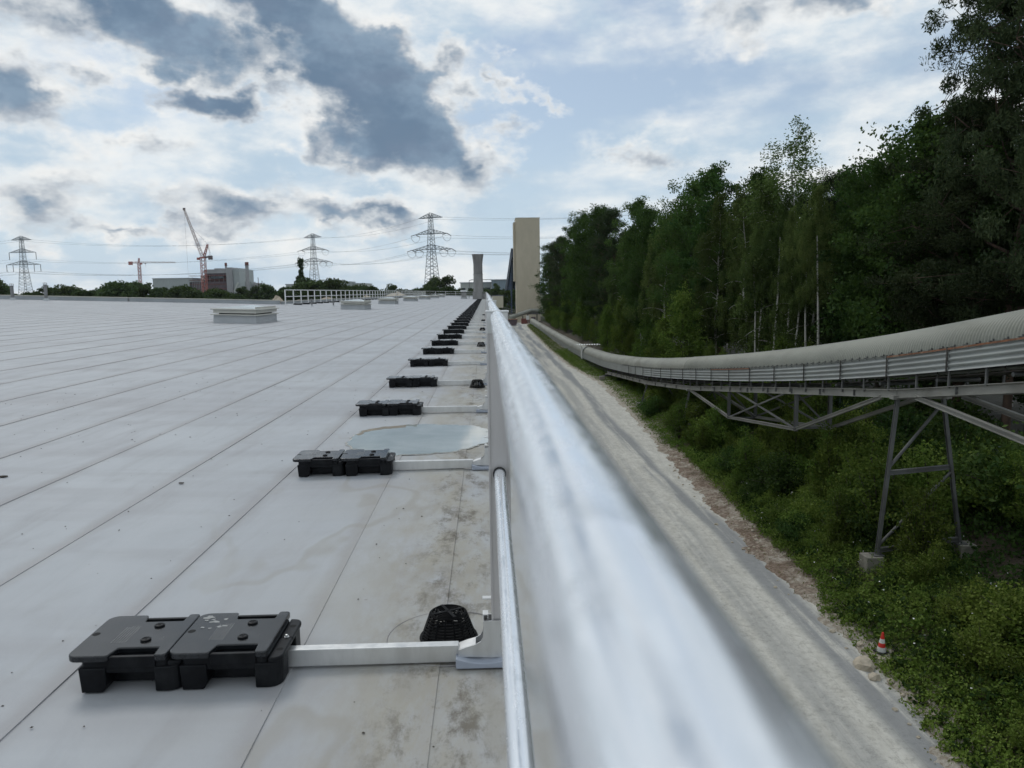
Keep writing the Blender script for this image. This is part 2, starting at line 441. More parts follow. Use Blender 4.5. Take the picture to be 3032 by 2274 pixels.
M = {}
M['membrane'] = membrane_mat()
M['lapdirt'] = simple('lap_grime', (0.30, 0.285, 0.28), 0.9)
M['rail'] = rail_mat()
M['alu'] = simple('mill_aluminium', (0.66, 0.66, 0.65), 0.38, 0.75, 0.06, 9, 0.05, 120, (0.42, 0.40, 0.38), 0.3, 3.0, stretch=(3, 3, 0.6))
M['alu_post'] = simple('post_aluminium', (0.56, 0.54, 0.535), 0.42, 0.7, 0.06, 5, 0.04, 90, (0.40, 0.37, 0.36), 0.3, 2.0, stretch=(4, 4, 0.4))
M['alu_white'] = simple('pale_aluminium', (0.72, 0.72, 0.71), 0.45, 0.35, 0.05)
M['greyplastic'] = simple('grey_plastic', (0.33, 0.36, 0.42), 0.45, 0, 0.06, 8)
M['black'] = simple('black_recycled_plastic', (0.0075, 0.008, 0.0095), 0.40, 0, 0.3, 14, 0.10, 60, (0.07, 0.075, 0.075), 0.14, 9.0, coord='Object', spec=0.14)
M['black_lid'] = simple('black_plastic_lid', (0.0105, 0.0115, 0.0135), 0.22, 0, 0.3, 9, 0.0, 30, (0.12, 0.125, 0.13), 0.30, 5.0, spec=0.5)
M['hole_shade'] = simple('hole_shade_black', (0.004, 0.004, 0.004), 0.9)  # near-black that stands in for the shade inside openings
M['scuff'] = simple('dried_mortar', (0.33, 0.33, 0.32), 0.9, 0, 0.2, 40)
M['steel'] = simple('zinc_bolt', (0.6, 0.6, 0.6), 0.3, 0.9)
M['drain'] = simple('black_drain_plastic', (0.004, 0.004, 0.0045), 0.55, 0, 0.2, spec=0.1)
M['flash'] = simple('membrane_flashing', (0.42, 0.435, 0.445), 0.6, 0, 0.08, 1.5, 0.05, 40, (0.36, 0.34, 0.32), 0.4, 1.2)
M['skyframe'] = simple('skylight_frame', (0.52, 0.51, 0.46), 0.5, 0, 0.06, 2.0)
M['skydome'] = simple('skylight_dome', (0.40, 0.44, 0.44), 0.18, 0, 0.06, 2.0)
M['parapet'] = simple('parapet_membrane', (0.33, 0.35, 0.365), 0.6, 0, 0.08, 1.2)
M['cap'] = simple('parapet_capping', (0.50, 0.485, 0.42), 0.45, 0.1, 0.06, 0.8)
M['concrete'] = simple('concrete', (0.27, 0.265, 0.255), 0.85, 0, 0.16, 1.3, 0.3, 14, (0.16, 0.155, 0.15), 0.5, 0.7, stretch=(1, 1, 0.35))
M['concrete_dark'] = simple('sooty_concrete', (0.20, 0.195, 0.19), 0.85, 0, 0.18, 1.3, 0.3, 14, (0.11, 0.105, 0.10), 0.5, 0.7, stretch=(1, 1, 0.35))
M['concrete_old'] = simple('old_concrete_block', (0.25, 0.235, 0.20), 0.9, 0, 0.2, 3, 0.5, 18, (0.12, 0.12, 0.08), 0.6, 1.6)
M['vent'] = simple('galvanised_vent', (0.22, 0.22, 0.22), 0.5, 0.4, 0.15, 4, 0.1, 30, (0.10, 0.10, 0.10), 0.5, 2.0)
M['wallclad'] = cladding('warehouse_wall', (0.50, 0.49, 0.45), 0.25, 1, 0.5)
M['tower'] = cladding('beige_tower_cladding', (0.47, 0.415, 0.315), 0.35, 2, 0.6, 0.06, 0.02, (0.40, 0.36, 0.29))
M['cream'] = cladding('cream_cladding', (0.56, 0.52, 0.41), 0.3, 0, 0.6, 0.05, 0.01)
M['greyclad'] = cladding('grey_hall_cladding', (0.34, 0.37, 0.37), 1.2, 0, 0.55, 0.05, 0.05)
M['darkclad'] = cladding('slate_hall_cladding', (0.20, 0.25, 0.29), 1.2, 0, 0.55, 0.05, 0.05)
M['paleclad'] = cladding('pale_hall_cladding', (0.46, 0.48, 0.45), 1.5, 0, 0.55, 0.05, 0.05)
M['plantgrey'] = cladding('plant_grey', (0.30, 0.30, 0.31), 1.4, 0, 0.6, 0.06, 0.05)
M['plantdark'] = simple('plant_dark', (0.095, 0.070, 0.080), 0.7, 0, 0.3, 0.4)
M['rustred'] = simple('rust_red_steel', (0.16, 0.055, 0.045), 0.7, 0, 0.2, 0.6)
M['cranered'] = simple('crane_red', (0.36, 0.115, 0.095), 0.5, 0, 0.1)  # red paled towards pink, distance haze mixed into the colour
M['cranewhite'] = simple('crane_white', (0.66, 0.58, 0.56), 0.5, 0, 0.1)
M['cranedark'] = simple('crane_counterweight', (0.13, 0.10, 0.10), 0.7)
M['pylon'] = simple('galvanised_lattice', (0.19, 0.21, 0.23), 0.6, 0.3, 0.1)
M['wire'] = simple('conductor', (0.26, 0.29, 0.32), 0.6, 0.2)
M['insul'] = simple('insulator', (0.055, 0.055, 0.06), 0.4)
M['bluesteel'] = simple('blue_steel', (0.035, 0.055, 0.095), 0.6, 0, 0.2)
M['galleryroof'] = simple('gallery_roof_sheet', (0.38, 0.41, 0.44), 0.5, 0.1, 0.08)
M['glass'] = simple('window_glass', (0.03, 0.04, 0.05), 0.1)
M['sand'] = simple('sand_heap', (0.50, 0.42, 0.33), 0.95, 0, 0.15, 0.5, 0.5, 3.0)
M['hood'] = simple('galvanised_hood', (0.26, 0.262, 0.225), 0.62, 0.25, 0.14, 0.9, 0.05, 30, (0.155, 0.152, 0.118), 0.65, 0.5, stretch=(1, 0.3, 1))
M['panel'] = simple('side_panel_sheet', (0.27, 0.285, 0.275), 0.55, 0.2, 0.14, 0.8, 0.05, 30, (0.16, 0.155, 0.14), 0.6, 1.1, stretch=(1, 0.35, 1))
M['rust'] = simple('rusted_strip', (0.19, 0.085, 0.045), 0.9, 0, 0.35, 6, 0.2, 30, (0.33, 0.27, 0.20), 0.6, 3.0)
M['girder'] = simple('weathered_girder', (0.235, 0.232, 0.21), 0.7, 0.15, 0.2, 1.5, 0.1, 25, (0.13, 0.115, 0.09), 0.6, 0.9, stretch=(1, 0.4, 1))
M['legsteel'] = simple('trestle_steel', (0.125, 0.128, 0.125), 0.6, 0.3, 0.2, 1.6, 0.1, 25, (0.10, 0.09, 0.08), 0.6, 1.4)
M['belt'] = simple('rubber_belt', (0.05, 0.045, 0.04), 0.85, 0, 0.3, 3)
M['fence'] = simple('green_fence_wire', (0.075, 0.115, 0.095), 0.6, 0.2)
M['conered'] = simple('cone_red', (0.62, 0.035, 0.025), 0.45, 0, 0.1, 8)
M['conewhite'] = simple('cone_white', (0.74, 0.74, 0.72), 0.4, 0, 0.08, 8)
M['rubber'] = simple('black_rubber', (0.02, 0.02, 0.02), 0.8)
M['stone'] = simple('pale_limestone', (0.47, 0.41, 0.32), 0.95, 0, 0.2, 4, 0.6, 20, (0.28, 0.24, 0.18), 0.5, 3)
M['bark'] = simple('dark_bark', (0.055, 0.045, 0.035), 0.95, 0, 0.35, 6, 0.6, 25, stretch=(1, 1, 0.25))
M['pinebark'] = simple('pine_bark', (0.075, 0.048, 0.034), 0.95, 0, 0.35, 5, 0.6, 20, (0.05, 0.04, 0.035), 0.7, 2, stretch=(1, 1, 0.3))
M['birchbark'] = simple('birch_bark', (0.44, 0.42, 0.38), 0.8, 0, 0.1, 5, 0.2, 20, (0.035, 0.03, 0.028), 0.95, 2.4, stretch=(1, 1, 1.6))
M['birch'] = leafmat('birch_leaves', (0.040, 0.066, 0.020), (0.074, 0.106, 0.032), (0.100, 0.130, 0.042))
M['broad'] = leafmat('broadleaf_leaves', (0.022, 0.050, 0.015), (0.046, 0.088, 0.023), (0.066, 0.110, 0.028))
M['pine'] = leafmat('pine_needles', (0.024, 0.038, 0.019), (0.040, 0.056, 0.026), (0.054, 0.068, 0.029), 0.1)
M['young'] = leafmat('young_leaves', (0.058, 0.105, 0.020), (0.098, 0.150, 0.028), (0.135, 0.185, 0.038))
M['herb'] = leafmat('herb_leaves', (0.066, 0.118, 0.020), (0.118, 0.180, 0.032), (0.170, 0.225, 0.055))
M['dryherb'] = leafmat('dry_herb_leaves', (0.085, 0.095, 0.030), (0.13, 0.13, 0.045), (0.16, 0.15, 0.07))
M['farleaf'] = leafmat('distant_leaves', (0.032, 0.050, 0.026), (0.055, 0.078, 0.036), (0.068, 0.090, 0.038))
M['petal'] = simple('white_flower', (0.75, 0.75, 0.72), 0.8)

# ================================================================ ground, road, bank
ROAD_Z = -8.28
def vnoise(x, y, s=1.0, seed=0.0):
    return (math.sin(x*1.7*s+seed)+math.sin(y*2.3*s+1.3*seed)+math.sin((x+y)*1.1*s+2.1)+math.sin((x*0.6-y*1.9)*s*1.7+seed*0.7))/4
EDGE = [(-20, 8.6), (8, 8.6), (14, 9.0), (18.5, 9.55), (26, 9.3), (33, 9.6), (41, 10.0), (60, 10.9), (78, 11.4), (88, 10.7), (97, 10.2), (125, 9.9), (160, 10.2), (205, 10.6), (222, 11.5), (260, 11.8)]
def road_edge(y):
    for (a, ea), (b, eb) in zip(EDGE, EDGE[1:]):
        if y <= b: return ea + (eb-ea)*max(0, (y-a))/(b-a)
    return EDGE[-1][1]
def sst(a, b, x):
    if a > b: return 1-sst(b, a, x)
    t = min(1, max(0, (x-a)/(b-a))); return t*t*(3-2*t)
def bank_z(x, y):
    e = road_edge(y) + 0.30*vnoise(x*0.2, y, 0.9) + 0.16*vnoise(x, y, 3.1, 2.0) + 0.14*vnoise(x*1.7, y*2.1, 5.3, 1.0) + 0.08*vnoise(x*2.9, y*3.3, 7.1, 3.0)
    far = 1.0 - 0.75*sst(48, 75, y)
    z = ROAD_Z - 0.10 + 0.20*sst(-0.2, 0.35, x-e) + 0.62*far*sst(0.4, 3.2, x-e) + 1.0*sst(4, 8.5, x-e)
    return z + (0.07*vnoise(x, y, 1.3, 4.0) + 0.035*vnoise(x, y, 4.7, 1.0))*sst(-0.1, 0.8, x-e)

def ground_mat():
    mt, t, b = newmat('rough_ground')
    g = t.n('ShaderNodeNewGeometry').outputs['Position']
    n = t.noise(g, 0.12, 7, 0.65, 0.4)
    c = t.mix(t.step(n, 0.35, 0.65), (0.055, 0.065, 0.028), (0.11, 0.105, 0.06))
    t.put(b.inputs['Base Color'], c); setp(b, rough=0.95); t.put(b.inputs['Normal'], t.bump(t.noise(g, 2.0, 5, 0.6), 0.5, 0.1))
    return mt
def bank_mat():
    mt, t, b = newmat('bank_soil')
    g = t.n('ShaderNodeNewGeometry').outputs['Position']
    z = t.sep(g)[2]
    n = t.noise(g, 1.4, 8, 0.7, 0.5); n2 = t.noise(g, 9, 6, 0.7)
    soil = t.mix(t.step(n2, 0.35, 0.65), (0.060, 0.048, 0.034), (0.115, 0.088, 0.060))
    soil = t.mix(t.step(n, 0.52, 0.62, 0, 0.6), soil, (0.05, 0.055, 0.024))
    marl = t.mix(t.step(n2, 0.35, 0.68), (0.30, 0.25, 0.19), (0.56, 0.52, 0.45))
    yy = t.sep(g)[1]
    red = t.math('MULTIPLY', t.math('MULTIPLY', t.step(yy, 20, 24), t.step(yy, 50, 42)), t.step(n, 0.36, 0.56))
    marl = t.mix(red, marl, t.mix(t.step(n2, 0.35, 0.66), (0.14, 0.095, 0.065), (0.33, 0.25, 0.19)))
    k = t.step(t.math('ADD', z, t.math('MULTIPLY', t.math('SUBTRACT', n, 0.5), 0.5)), ROAD_Z+0.10, ROAD_Z+0.34)
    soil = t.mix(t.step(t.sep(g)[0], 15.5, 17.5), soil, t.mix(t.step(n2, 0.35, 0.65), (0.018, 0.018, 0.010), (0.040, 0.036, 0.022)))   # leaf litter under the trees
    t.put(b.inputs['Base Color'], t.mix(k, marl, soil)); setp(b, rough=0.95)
    t.put(b.inputs['Normal'], t.bump(t.math('ADD', n2, t.noise(g, 40, 4, 0.7)), 0.8, 0.05))
    return mt
def road_mat():
    mt, t, b = newmat('chalky_haul_road')
    g = t.n('ShaderNodeNewGeometry').outputs['Position']
    x, y, z = t.sep(g)
    lon = t.mapping(g, scale=(1.6, 0.07, 1))
    n1 = t.noise(lon, 0.9, 7, 0.66, 0.0)
    n2 = t.noise(t.mapping(g, scale=(1.0, 0.45, 1)), 3.2, 9, 0.74, 0.0)
    fine = t.noise(g, 28, 5, 0.7)
    c = t.mix(t.step(n2, 0.32, 0.68), (0.53, 0.51, 0.455), (0.68, 0.66, 0.60))
    c = t.mix(t.step(n1, 0.50, 0.68, 0.0, 0.28), c, (0.44, 0.43, 0.395))
    gr = t.noise(g, 5.5, 10, 0.82)
    c = t.mix(t.step(gr, 0.48, 0.64, 0.0, 0.6), c, (0.29, 0.275, 0.24))
    c = t.mix(t.step(gr, 0.44, 0.30, 0.0, 0.55), c, (0.70, 0.685, 0.63))
    # grey dust-free wheel lanes
    wob = t.math('MULTIPLY', t.math('SUBTRACT', t.noise(t.mapping(g, scale=(0.1, 0.03, 1)), 1.5, 2, 0.5), 0.5), 2.6)
    xx = t.math('ADD', x, wob)
    for cx, hw, k in ((5.4, 0.55, 0.4), (7.3, 0.5, 0.5), (3.2, 0.5, 0.4), (8.9, 0.55, 0.95)):
        d = t.math('ABSOLUTE', t.math('SUBTRACT', xx, cx))
        lane = t.math('MULTIPLY', t.step(d, hw+0.15, hw*0.4), t.step(t.math('ADD', n1, t.math('MULTIPLY', fine, 0.15)), 0.42, 0.60))
        c = t.mix(t.math('MULTIPLY', lane, k*0.8), c, (0.215, 0.225, 0.238))
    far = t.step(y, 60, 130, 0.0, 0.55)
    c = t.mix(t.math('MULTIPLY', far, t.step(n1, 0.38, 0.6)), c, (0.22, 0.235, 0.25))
    tr = t.math('ABSOLUTE', t.math('SINE', t.math('MULTIPLY', xx, 7.0)))
    c = t.mix(t.math('MULTIPLY', t.step(tr, 0.12, 0.02), t.step(n1, 0.45, 0.6, 0.0, 0.35)), c, (0.28, 0.265, 0.235))
    c = t.mix(t.step(fine, 0.58, 0.74, 0.0, 0.40), c, (0.27, 0.25, 0.215))
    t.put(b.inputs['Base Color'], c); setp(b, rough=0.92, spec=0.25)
    t.put(b.inputs['Normal'], t.bump(t.math('ADD', fine, t.math('MULTIPLY', n2, 1.5)), 0.55, 0.03))
    return mt
M['ground'] = ground_mat(); M['bank'] = bank_mat(); M['road'] = road_mat()
g = MB().grid(8, 8, lambda u, v: (-2500+5000*u, -2500+5000*v, -8.45)).build('ground', M['ground']); struct(g)
rd = MB().grid(12, 60, lambda u, v: (0.9+11.6*u, -12+250*v, ROAD_Z)).build('haul_road', M['road']); struct(rd)
bx = list(np.concatenate([np.arange(8.2, 13.5, 0.12), np.arange(13.5, 22, 0.5), np.arange(22, 62, 4)]))
by = list(np.concatenate([np.arange(-12, 9, 1.0), np.arange(9, 50, 0.16), np.arange(50, 110, 0.8), np.arange(110, 262, 3)]))
bv = np.array([(x, y, bank_z(x, y)) for y in by for x in bx]); nx = len(bx)
bi = np.array([[j*nx+i, j*nx+i+1, (j+1)*nx+i+1, (j+1)*nx+i] for j in range(len(by)-1) for i in range(nx-1)])
struct(place('verge_bank', mesh_np('verge_bank', bv, bi, M['bank'], True)))

# ================================================================ warehouse and its roof
SLOPE, FLAT = 0.033, 1.3
def roof_z(x): return SLOPE*max(0.0, -x-FLAT)
X_EDGE, X_STRIP, X_FAR, Y_NEAR, Y_STEP, Y_END = 0.78, -15.6, -60.0, -8.0, 59.6, 196.0
wh = thing('warehouse', 'long flat-roofed warehouse with pale grey membrane roof filling the left foreground', 'building', (0, 0, ROAD_Z))
base = -ROAD_Z                                   # local z of the roof's low edge
def wz(z): return z + base
MB().box(X_STRIP, X_EDGE-0.12, Y_NEAR, Y_END, 0, wz(-0.30)).box(X_FAR, X_STRIP, Y_NEAR, Y_STEP, 0, wz(-0.30)).build('wall', M['wallclad'], wh)
deck = MB()
for x0, x1, y1 in ((X_STRIP, -FLAT, Y_END), (X_FAR, X_STRIP, Y_STEP)):
    deck.add([(x0, Y_NEAR, wz(roof_z(x0)-0.008)), (x1, Y_NEAR, wz(roof_z(x1)-0.008)), (x1, y1, wz(roof_z(x1)-0.008)), (x0, y1, wz(roof_z(x0)-0.008)),
              (x0, Y_NEAR, wz(-0.29)), (x1, Y_NEAR, wz(-0.29)), (x1, y1, wz(-0.29)), (x0, y1, wz(-0.29))],
             [(0, 1, 2, 3), (4, 7, 6, 5), (0, 4, 5, 1), (2, 6, 7, 3), (0, 3, 7, 4), (1, 5, 6, 2)])
deck.box(-FLAT, X_EDGE, Y_NEAR, Y_END, wz(-0.29), wz(-0.008))
deck.build('roof_deck', M['lapdirt'], wh, fix=False)
# welded membrane sheets, each lapped a few millimetres over the next
seams = [X_EDGE, -0.175, -0.66, -1.372, -2.06, -2.79, -3.53, -4.32, -5.19]
while seams[-1] > X_FAR: seams.append(seams[-1]-0.90)
seams[-1] = X_FAR
def strip(x1, x0, ya, yb):
    gap = -0.012
    xs = [x0+gap] + [x for x in (x0+0.05, -FLAT) if x0+gap < x < x1] + [x1]
    xs = sorted(set(xs)); nyy = max(2, int((yb-ya)/3.0))
    v, uvs, f = [], [], []
    for j in range(nyy+1):
        y = ya+(yb-ya)*j/nyy
        for x in xs:
            k = (x-x0)/(x1-x0)
            wav = 0.0012*math.sin(y*1.3+x0*5)+0.0008*math.sin(y*3.1+x0)
            v.append((x, y, wz(roof_z(x) - 0.005 + 0.0045*k + wav*(0.3+k)))); uvs.append((k, y))
        v.append((x1+0.0006, y, wz(roof_z(x1) - 0.0062))); uvs.append((1.0, y))     # cut edge of the lapped sheet
    n = len(xs)+1
    for j in range(nyy):
        for i in range(n-1): f.append((j*n+i, j*n+i+1, (j+1)*n+i+1, (j+1)*n+i))
    me = bpy.data.meshes.new('membrane_sheet'); me.from_pydata(v, [], f)
    uv = me.uv_layers.new(name='UVMap')
    for lp in me.loops: uv.data[lp.index].uv = uvs[lp.vertex_index]
    me.materials.append(M['membrane']); return place('membrane_sheet', me, wh)
for x1, x0 in zip(seams, seams[1:]):
    strip(x1, x0, Y_NEAR, Y_STEP if x1 < X_STRIP+0.3 else Y_END)
# edge trim, parapets
MB().box(X_EDGE-0.14, X_EDGE+0.03, Y_NEAR, Y_END, wz(-0.30), wz(-0.004)).build('edge_trim', M['cap'], wh)
def parapet(a, b, h, w=0.28):
    (xa, ya), (xb, yb) = a, b
    d = Vector((xb-xa, yb-ya, 0)).normalized(); n = Vector((-d.y, d.x, 0))*w/2
    def ring(z0, z1, q, nm, mt):
        vs = []
        for (x, y) in (a, b):
            for s in (-1, 1):
                for z in (z0, z1): vs.append((x+n.x*s*q, y+n.y*s*q, wz(roof_z(x)+z)))
        MB().add(vs, [(0, 1, 3, 2), (4, 6, 7, 5), (0, 4, 5, 1), (2, 3, 7, 6), (0, 2, 6, 4), (1, 5, 7, 3)]).build(nm, mt, wh)
    ring(-0.02, h, 1.0, 'parapet', M['parapet']); ring(h+0.002, h+0.05, 1.25, 'parapet_capping', M['cap'])
parapet((X_FAR, Y_STEP), (-37.0, Y_STEP), 0.27); parapet((-36.9, Y_STEP), (-27.15, Y_STEP), 0.27); parapet((-27.0, Y_STEP), (X_STRIP-0.15, Y_STEP), 0.27)
parapet((X_STRIP, Y_STEP+0.16), (X_STRIP, Y_END), 0.20); parapet((X_STRIP+0.16, Y_END), (X_EDGE, Y_END), 0.18)

# ================================================================ guard rail on ballast
SP, Y1 = 2.57, 2.435
RX = 0.033                       # rail centre
ZT, ZM, RT, RM = 1.137, 0.640, 0.0221, 0.0175
N_POST = 60
near = thing('guardrail', 'bright aluminium tube guardrail running along the roof edge beside the road', 'guardrail', (0, 0, 0))
PY = [2.435, 5.25, 7.78, 10.1, 12.9, 15.4, 17.85, 20.37]
PY += [20.37+2.52*(k+1) for k in range(N_POST-8)]
YA, YB = -0.55, PY[-1]
joints = [0.78, 7.9, 13.9, 20.0, 26.0]
def tube_along(y0, y1, x, z, r, nm, par, n=40):
    k = max(2, int((y1-y0)/1.5))
    MB().tube([(x, y0+(y1-y0)*i/k, z+0.0012*math.sin((y0+(y1-y0)*i/k)*0.7)) for i in range(k+1)], r, n).build(nm, M['rail'], par, smooth=50, fix=False)
ys = [YA]+joints+[YB]
for i, (a, b) in enumerate(zip(ys, ys[1:])):
    tube_along(a+(0.0012 if i else 0), b-0.0012, RX, ZT, RT-(0.0007 if i == 1 else 0), 'top_rail', near, 64 if i < 2 else 24)
    tube_along(a+(0.0006 if i else 0), b-0.0006, RX, ZM, RM, 'middle_rail', near, 40 if i < 2 else 16)
for y in joints[:3]:
    MB().tube([(RX, y-0.05, ZT), (RX, y+0.05, ZT)], RT-0.0018, 40).build('rail_sleeve', M['legsteel'], near, smooth=50)
# the post: aluminium channel, cap, foot bracket, grey shoe
def post_mesh():
    b = MB()
    b.box(0.0, 0.066, -0.018, 0.022, 0.06, 1.155)
    b.box(-0.0015, 0.006, -0.024, -0.0182, 0.06, 1.155)       # front lips of the channel
    b.box(0.060, 0.0675, -0.024, -0.0182, 0.06, 1.155)
    return b.mesh('post', M['alu_post'])
def cap_mesh():
    b = MB(); b.box(-0.004, 0.070, -0.030, 0.028, 1.1552, 1.1605)
    b.box(0.0, 0.066, -0.026, -0.0242, 1.09, 1.155)
    return b.mesh('post_cap', M['alu'])
def bracket_mesh():
    out = [(-0.112, 0.030), (-0.112, 0.052), (-0.085, 0.062), (-0.055, 0.070), (-0.038, 0.080), (-0.031, 0.093), (-0.029, 0.112), (-0.029, 0.150), (0.066, 0.150), (0.066, 0.022)]
    b = MB().prism(out, -0.0300, -0.0255, 'y').prism(out, 0.0235, 0.0280, 'y')
    b.box(-0.029, -0.0265, -0.0254, 0.0234, 0.094, 0.150)
    b.prism([(-0.112, 0.0525), (-0.085, 0.0625), (-0.055, 0.0705), (-0.055, 0.0685), (-0.085, 0.0605), (-0.112, 0.0505)], -0.0254, 0.0234, 'y')
    return b.mesh('foot_bracket', M['alu'])
def shoe_mesh():
    top = [(-0.120+0.19*i/12, 0.036-0.018*math.sin(math.pi*i/12)) for i in range(13)]
    b = MB().prism([(-0.120, 0.001)]+[(0.070, 0.001)]+top[::-1], -0.058, 0.050, 'y')
    return b.mesh('rubber_shoe', M['greyplastic'])
def clip_mesh():
    b = MB()
    b.box(-0.030, -0.012, -0.020, 0.014, 0.166, 0.169); b.box(-0.030, -0.027, -0.020, 0.014, 0.1505, 0.166); b.box(-0.014, -0.012, -0.020, 0.014, 0.1505, 0.166)
    return b.mesh('clip', M['alu_white'])
def screw_mesh():
    return [MB().tube([(0.033, -0.0345, 0.098), (0.033, -0.0301, 0.098)], 0.0055, 12).mesh('screw', M['steel']), MB().tube([(0.052, -0.0325, 0.070), (0.052, -0.0301, 0.070)], 0.0028, 8).mesh('screw', M['steel'])]
me_tab = MB().box(-0.030, -0.001, -0.010, 0.012, 0.215, 0.2195).mesh('tab', M['alu_white'])
me_post, me_cap, me_br, me_shoe, me_clip, me_scr = post_mesh(), cap_mesh(), bracket_mesh(), shoe_mesh(), clip_mesh(), screw_mesh()
me_col = MB().tube([(RX, -0.036, ZM), (RX, -0.0185, ZM)], RM+0.0035, 32).mesh('rail_grommet', M['rubber'], 50)
me_arm = MB().box(-0.69, -0.112, -0.018, 0.017, 0.006, 0.064).box(-1.29, -0.6901, -0.018, 0.017, 0.006, 0.064).mesh('arm', M['alu'])
# far posts carry their fittings in one mesh
fp = MB().box(0.0, 0.066, -0.024, 0.022, 0.06, 1.155).box(-0.004, 0.070, -0.030, 0.028, 1.155, 1.1605).box(-0.10, 0.066, -0.03, 0.028, 0.02, 0.075).box(-0.03, 0.066, -0.03, 0.028, 0.075, 0.15)
me_fpost = fp.mesh('post', M['alu_post'])
for i in range(N_POST):
    y = PY[i]
    p = place('post', me_post if i < 12 else me_fpost, near, (0, y, 0), bevel=0.0015 if i < 3 else 0)
    if i < 12:
        place('post_cap', me_cap, p, bevel=0.001 if i < 4 else 0); place('foot_bracket', me_br, p); place('shoe', me_shoe, p, bevel=0.003 if i < 3 else 0); place('clip', me_clip, p); place('tab', me_tab, p)
        [place('screw', q_, p) for q_ in me_scr]; place('rail_grommet', me_col, p)
    if y < 121: place('arm', me_arm, near, (0, y, 0), bevel=0.002 if i < 5 else 0)

# ---- ballast blocks
def rounded(pts, rads, seg=5):
    out, n = [], len(pts)
    for i, p in enumerate(pts):
        r = rads[i] if isinstance(rads, (list, tuple)) else rads
        p, a, b = Vector((*p, 0)), Vector((*pts[i-1], 0)), Vector((*pts[(i+1) % n], 0))
        if r <= 0: out.append((p.x, p.y)); continue
        u, v = (a-p).normalized(), (b-p).normalized()
        ang = u.angle(v); t = r/math.tan(ang/2)
        c = p + (u+v).normalized()*(r/math.sin(ang/2))
        s, e = p+u*t-c, p+v*t-c
        a0_ = math.atan2(s.y, s.x); da = math.atan2(e.y, e.x)-a0_
        while da > math.pi: da -= 2*math.pi
        while da < -math.pi: da += 2*math.pi
        for k in range(seg+1):
            q = a0_+da*k/seg
            out.append((c.x+r*math.cos(q), c.y+r*math.sin(q)))
    return out
LX0, LX1, LY = -0.158, 0.148, 0.152
lid_pts = [(LX0, -LY), (-0.030, -LY), (-0.018, -LY+0.055), (0.108, -LY+0.055), (0.112, -LY), (LX1, -LY),
           (LX1, LY), (0.112, LY), (0.108, LY-0.055), (-0.018, LY-0.055), (-0.030, LY), (LX0, LY)]
lid_rad = [0.034, 0.010, 0.006, 0.004, 0.008, 0.012, 0.012, 0.008, 0.004, 0.006, 0.010, 0.034]
me_lid = MB().prism(rounded(lid_pts, lid_rad), 0.089, 0.1065).mesh('lid', M['black_lid'])
me_bars = [MB().box(-0.028, 0.113, s_*LY-(0.013*s_)-0.007, s_*LY-(0.013*s_)+0.007, 0.070, 0.100).mesh('grip_bar', M['black']) for s_ in (-1, 1)]
bb = MB()
bb.prism(rounded([(-0.120, -0.140), (0.150, -0.140), (0.150, 0.140), (-0.120, 0.140)], 0.02), 0.052, 0.0885)
for sy in (-1, 1):
    bb.prism(rounded([(0.15, sy*0.145), (0.192, sy*0.145), (0.192, 0), (0.15, 0)][::sy], [0, 0.03, 0, 0] if sy > 0 else [0, 0, 0.03, 0]), 0.070, 0.0842)
for x0, x1 in ((-0.118, -0.040), (0.108, 0.188)):
    for sy in (-1, 1):
        y0, y1 = (-0.146, -0.05) if sy < 0 else (0.05, 0.146)
        if x0 < 0: bb.add([(x0, y0, 0), (x1-0.012, y0, 0), (x1-0.012, y1, 0), (x0, y1, 0), (x0-0.006, y0, 0.07), (x1, y0, 0.02), (x1, y1, 0.02), (x0-0.006, y1, 0.07), (x1, y0, 0.07), (x1, y1, 0.07)],
                          [(0, 1, 2, 3), (0, 4, 8, 5, 1), (3, 2, 6, 9, 7), (0, 3, 7, 4), (1, 5, 6, 2), (5, 8, 9, 6), (4, 7, 9, 8)])
        else:
            q = rounded([(x0, y0), (x1, y0), (x1, y1), (x0, y1)], [0, 0.042 if sy < 0 else 0, 0.042 if sy > 0 else 0, 0], 6)
            bb.prism(q, 0.0, 0.0698)
bb.box(-0.10, 0.17, -0.085, 0.085, 0.004, 0.052)
me_body = bb.mesh('body', M['black'])
kb = MB()
kb.lathe([(0.0165, 0.1066), (0.0165, 0.1105), (0.0145, 0.112), (0.0105, 0.112), (0.0095, 0.1108), (0.004, 0.1108), (0.003, 0.1125), (0.001, 0.1127)], 20, (0.045, 0.0, 0))
me_knob = kb.mesh('knob', M['black'], 40)
me_hole = [MB().lathe([(0.0125, 0.1067), (0.001, 0.1069)], 18, (-0.139, 0.008, 0)).mesh('bolt_hole_shade', M['hole_shade'])] + [MB().lathe([(0.011, 0.0844), (0.001, 0.0846)], 16, (0.172, q_, 0)).mesh('bolt_hole_shade', M['hole_shade']) for q_ in (-0.085, 0.085)]  # flat discs, the shade inside the bolt holes painted black
me_bolt = MB().lathe([(0.0085, 0.0845), (0.0085, 0.0865), (0.005, 0.0865), (0.005, 0.092), (0.001, 0.0925)], 6, (0.172, 0.0, 0)).mesh('bolt', M['steel'])
tx = MB(); rnd = random.Random(3)
for k in range(6):
    yy = -0.062
    while yy < 0.055:
        l = rnd.uniform(0.004, 0.013); tx.box(-0.060+k*0.0085, -0.0588+k*0.0085, yy, yy+l, 0.1064, 0.1071); yy += l+rnd.uniform(0.0012, 0.003)
me_text = tx.mesh('embossed_lettering', M['scuff'])
sc = MB()
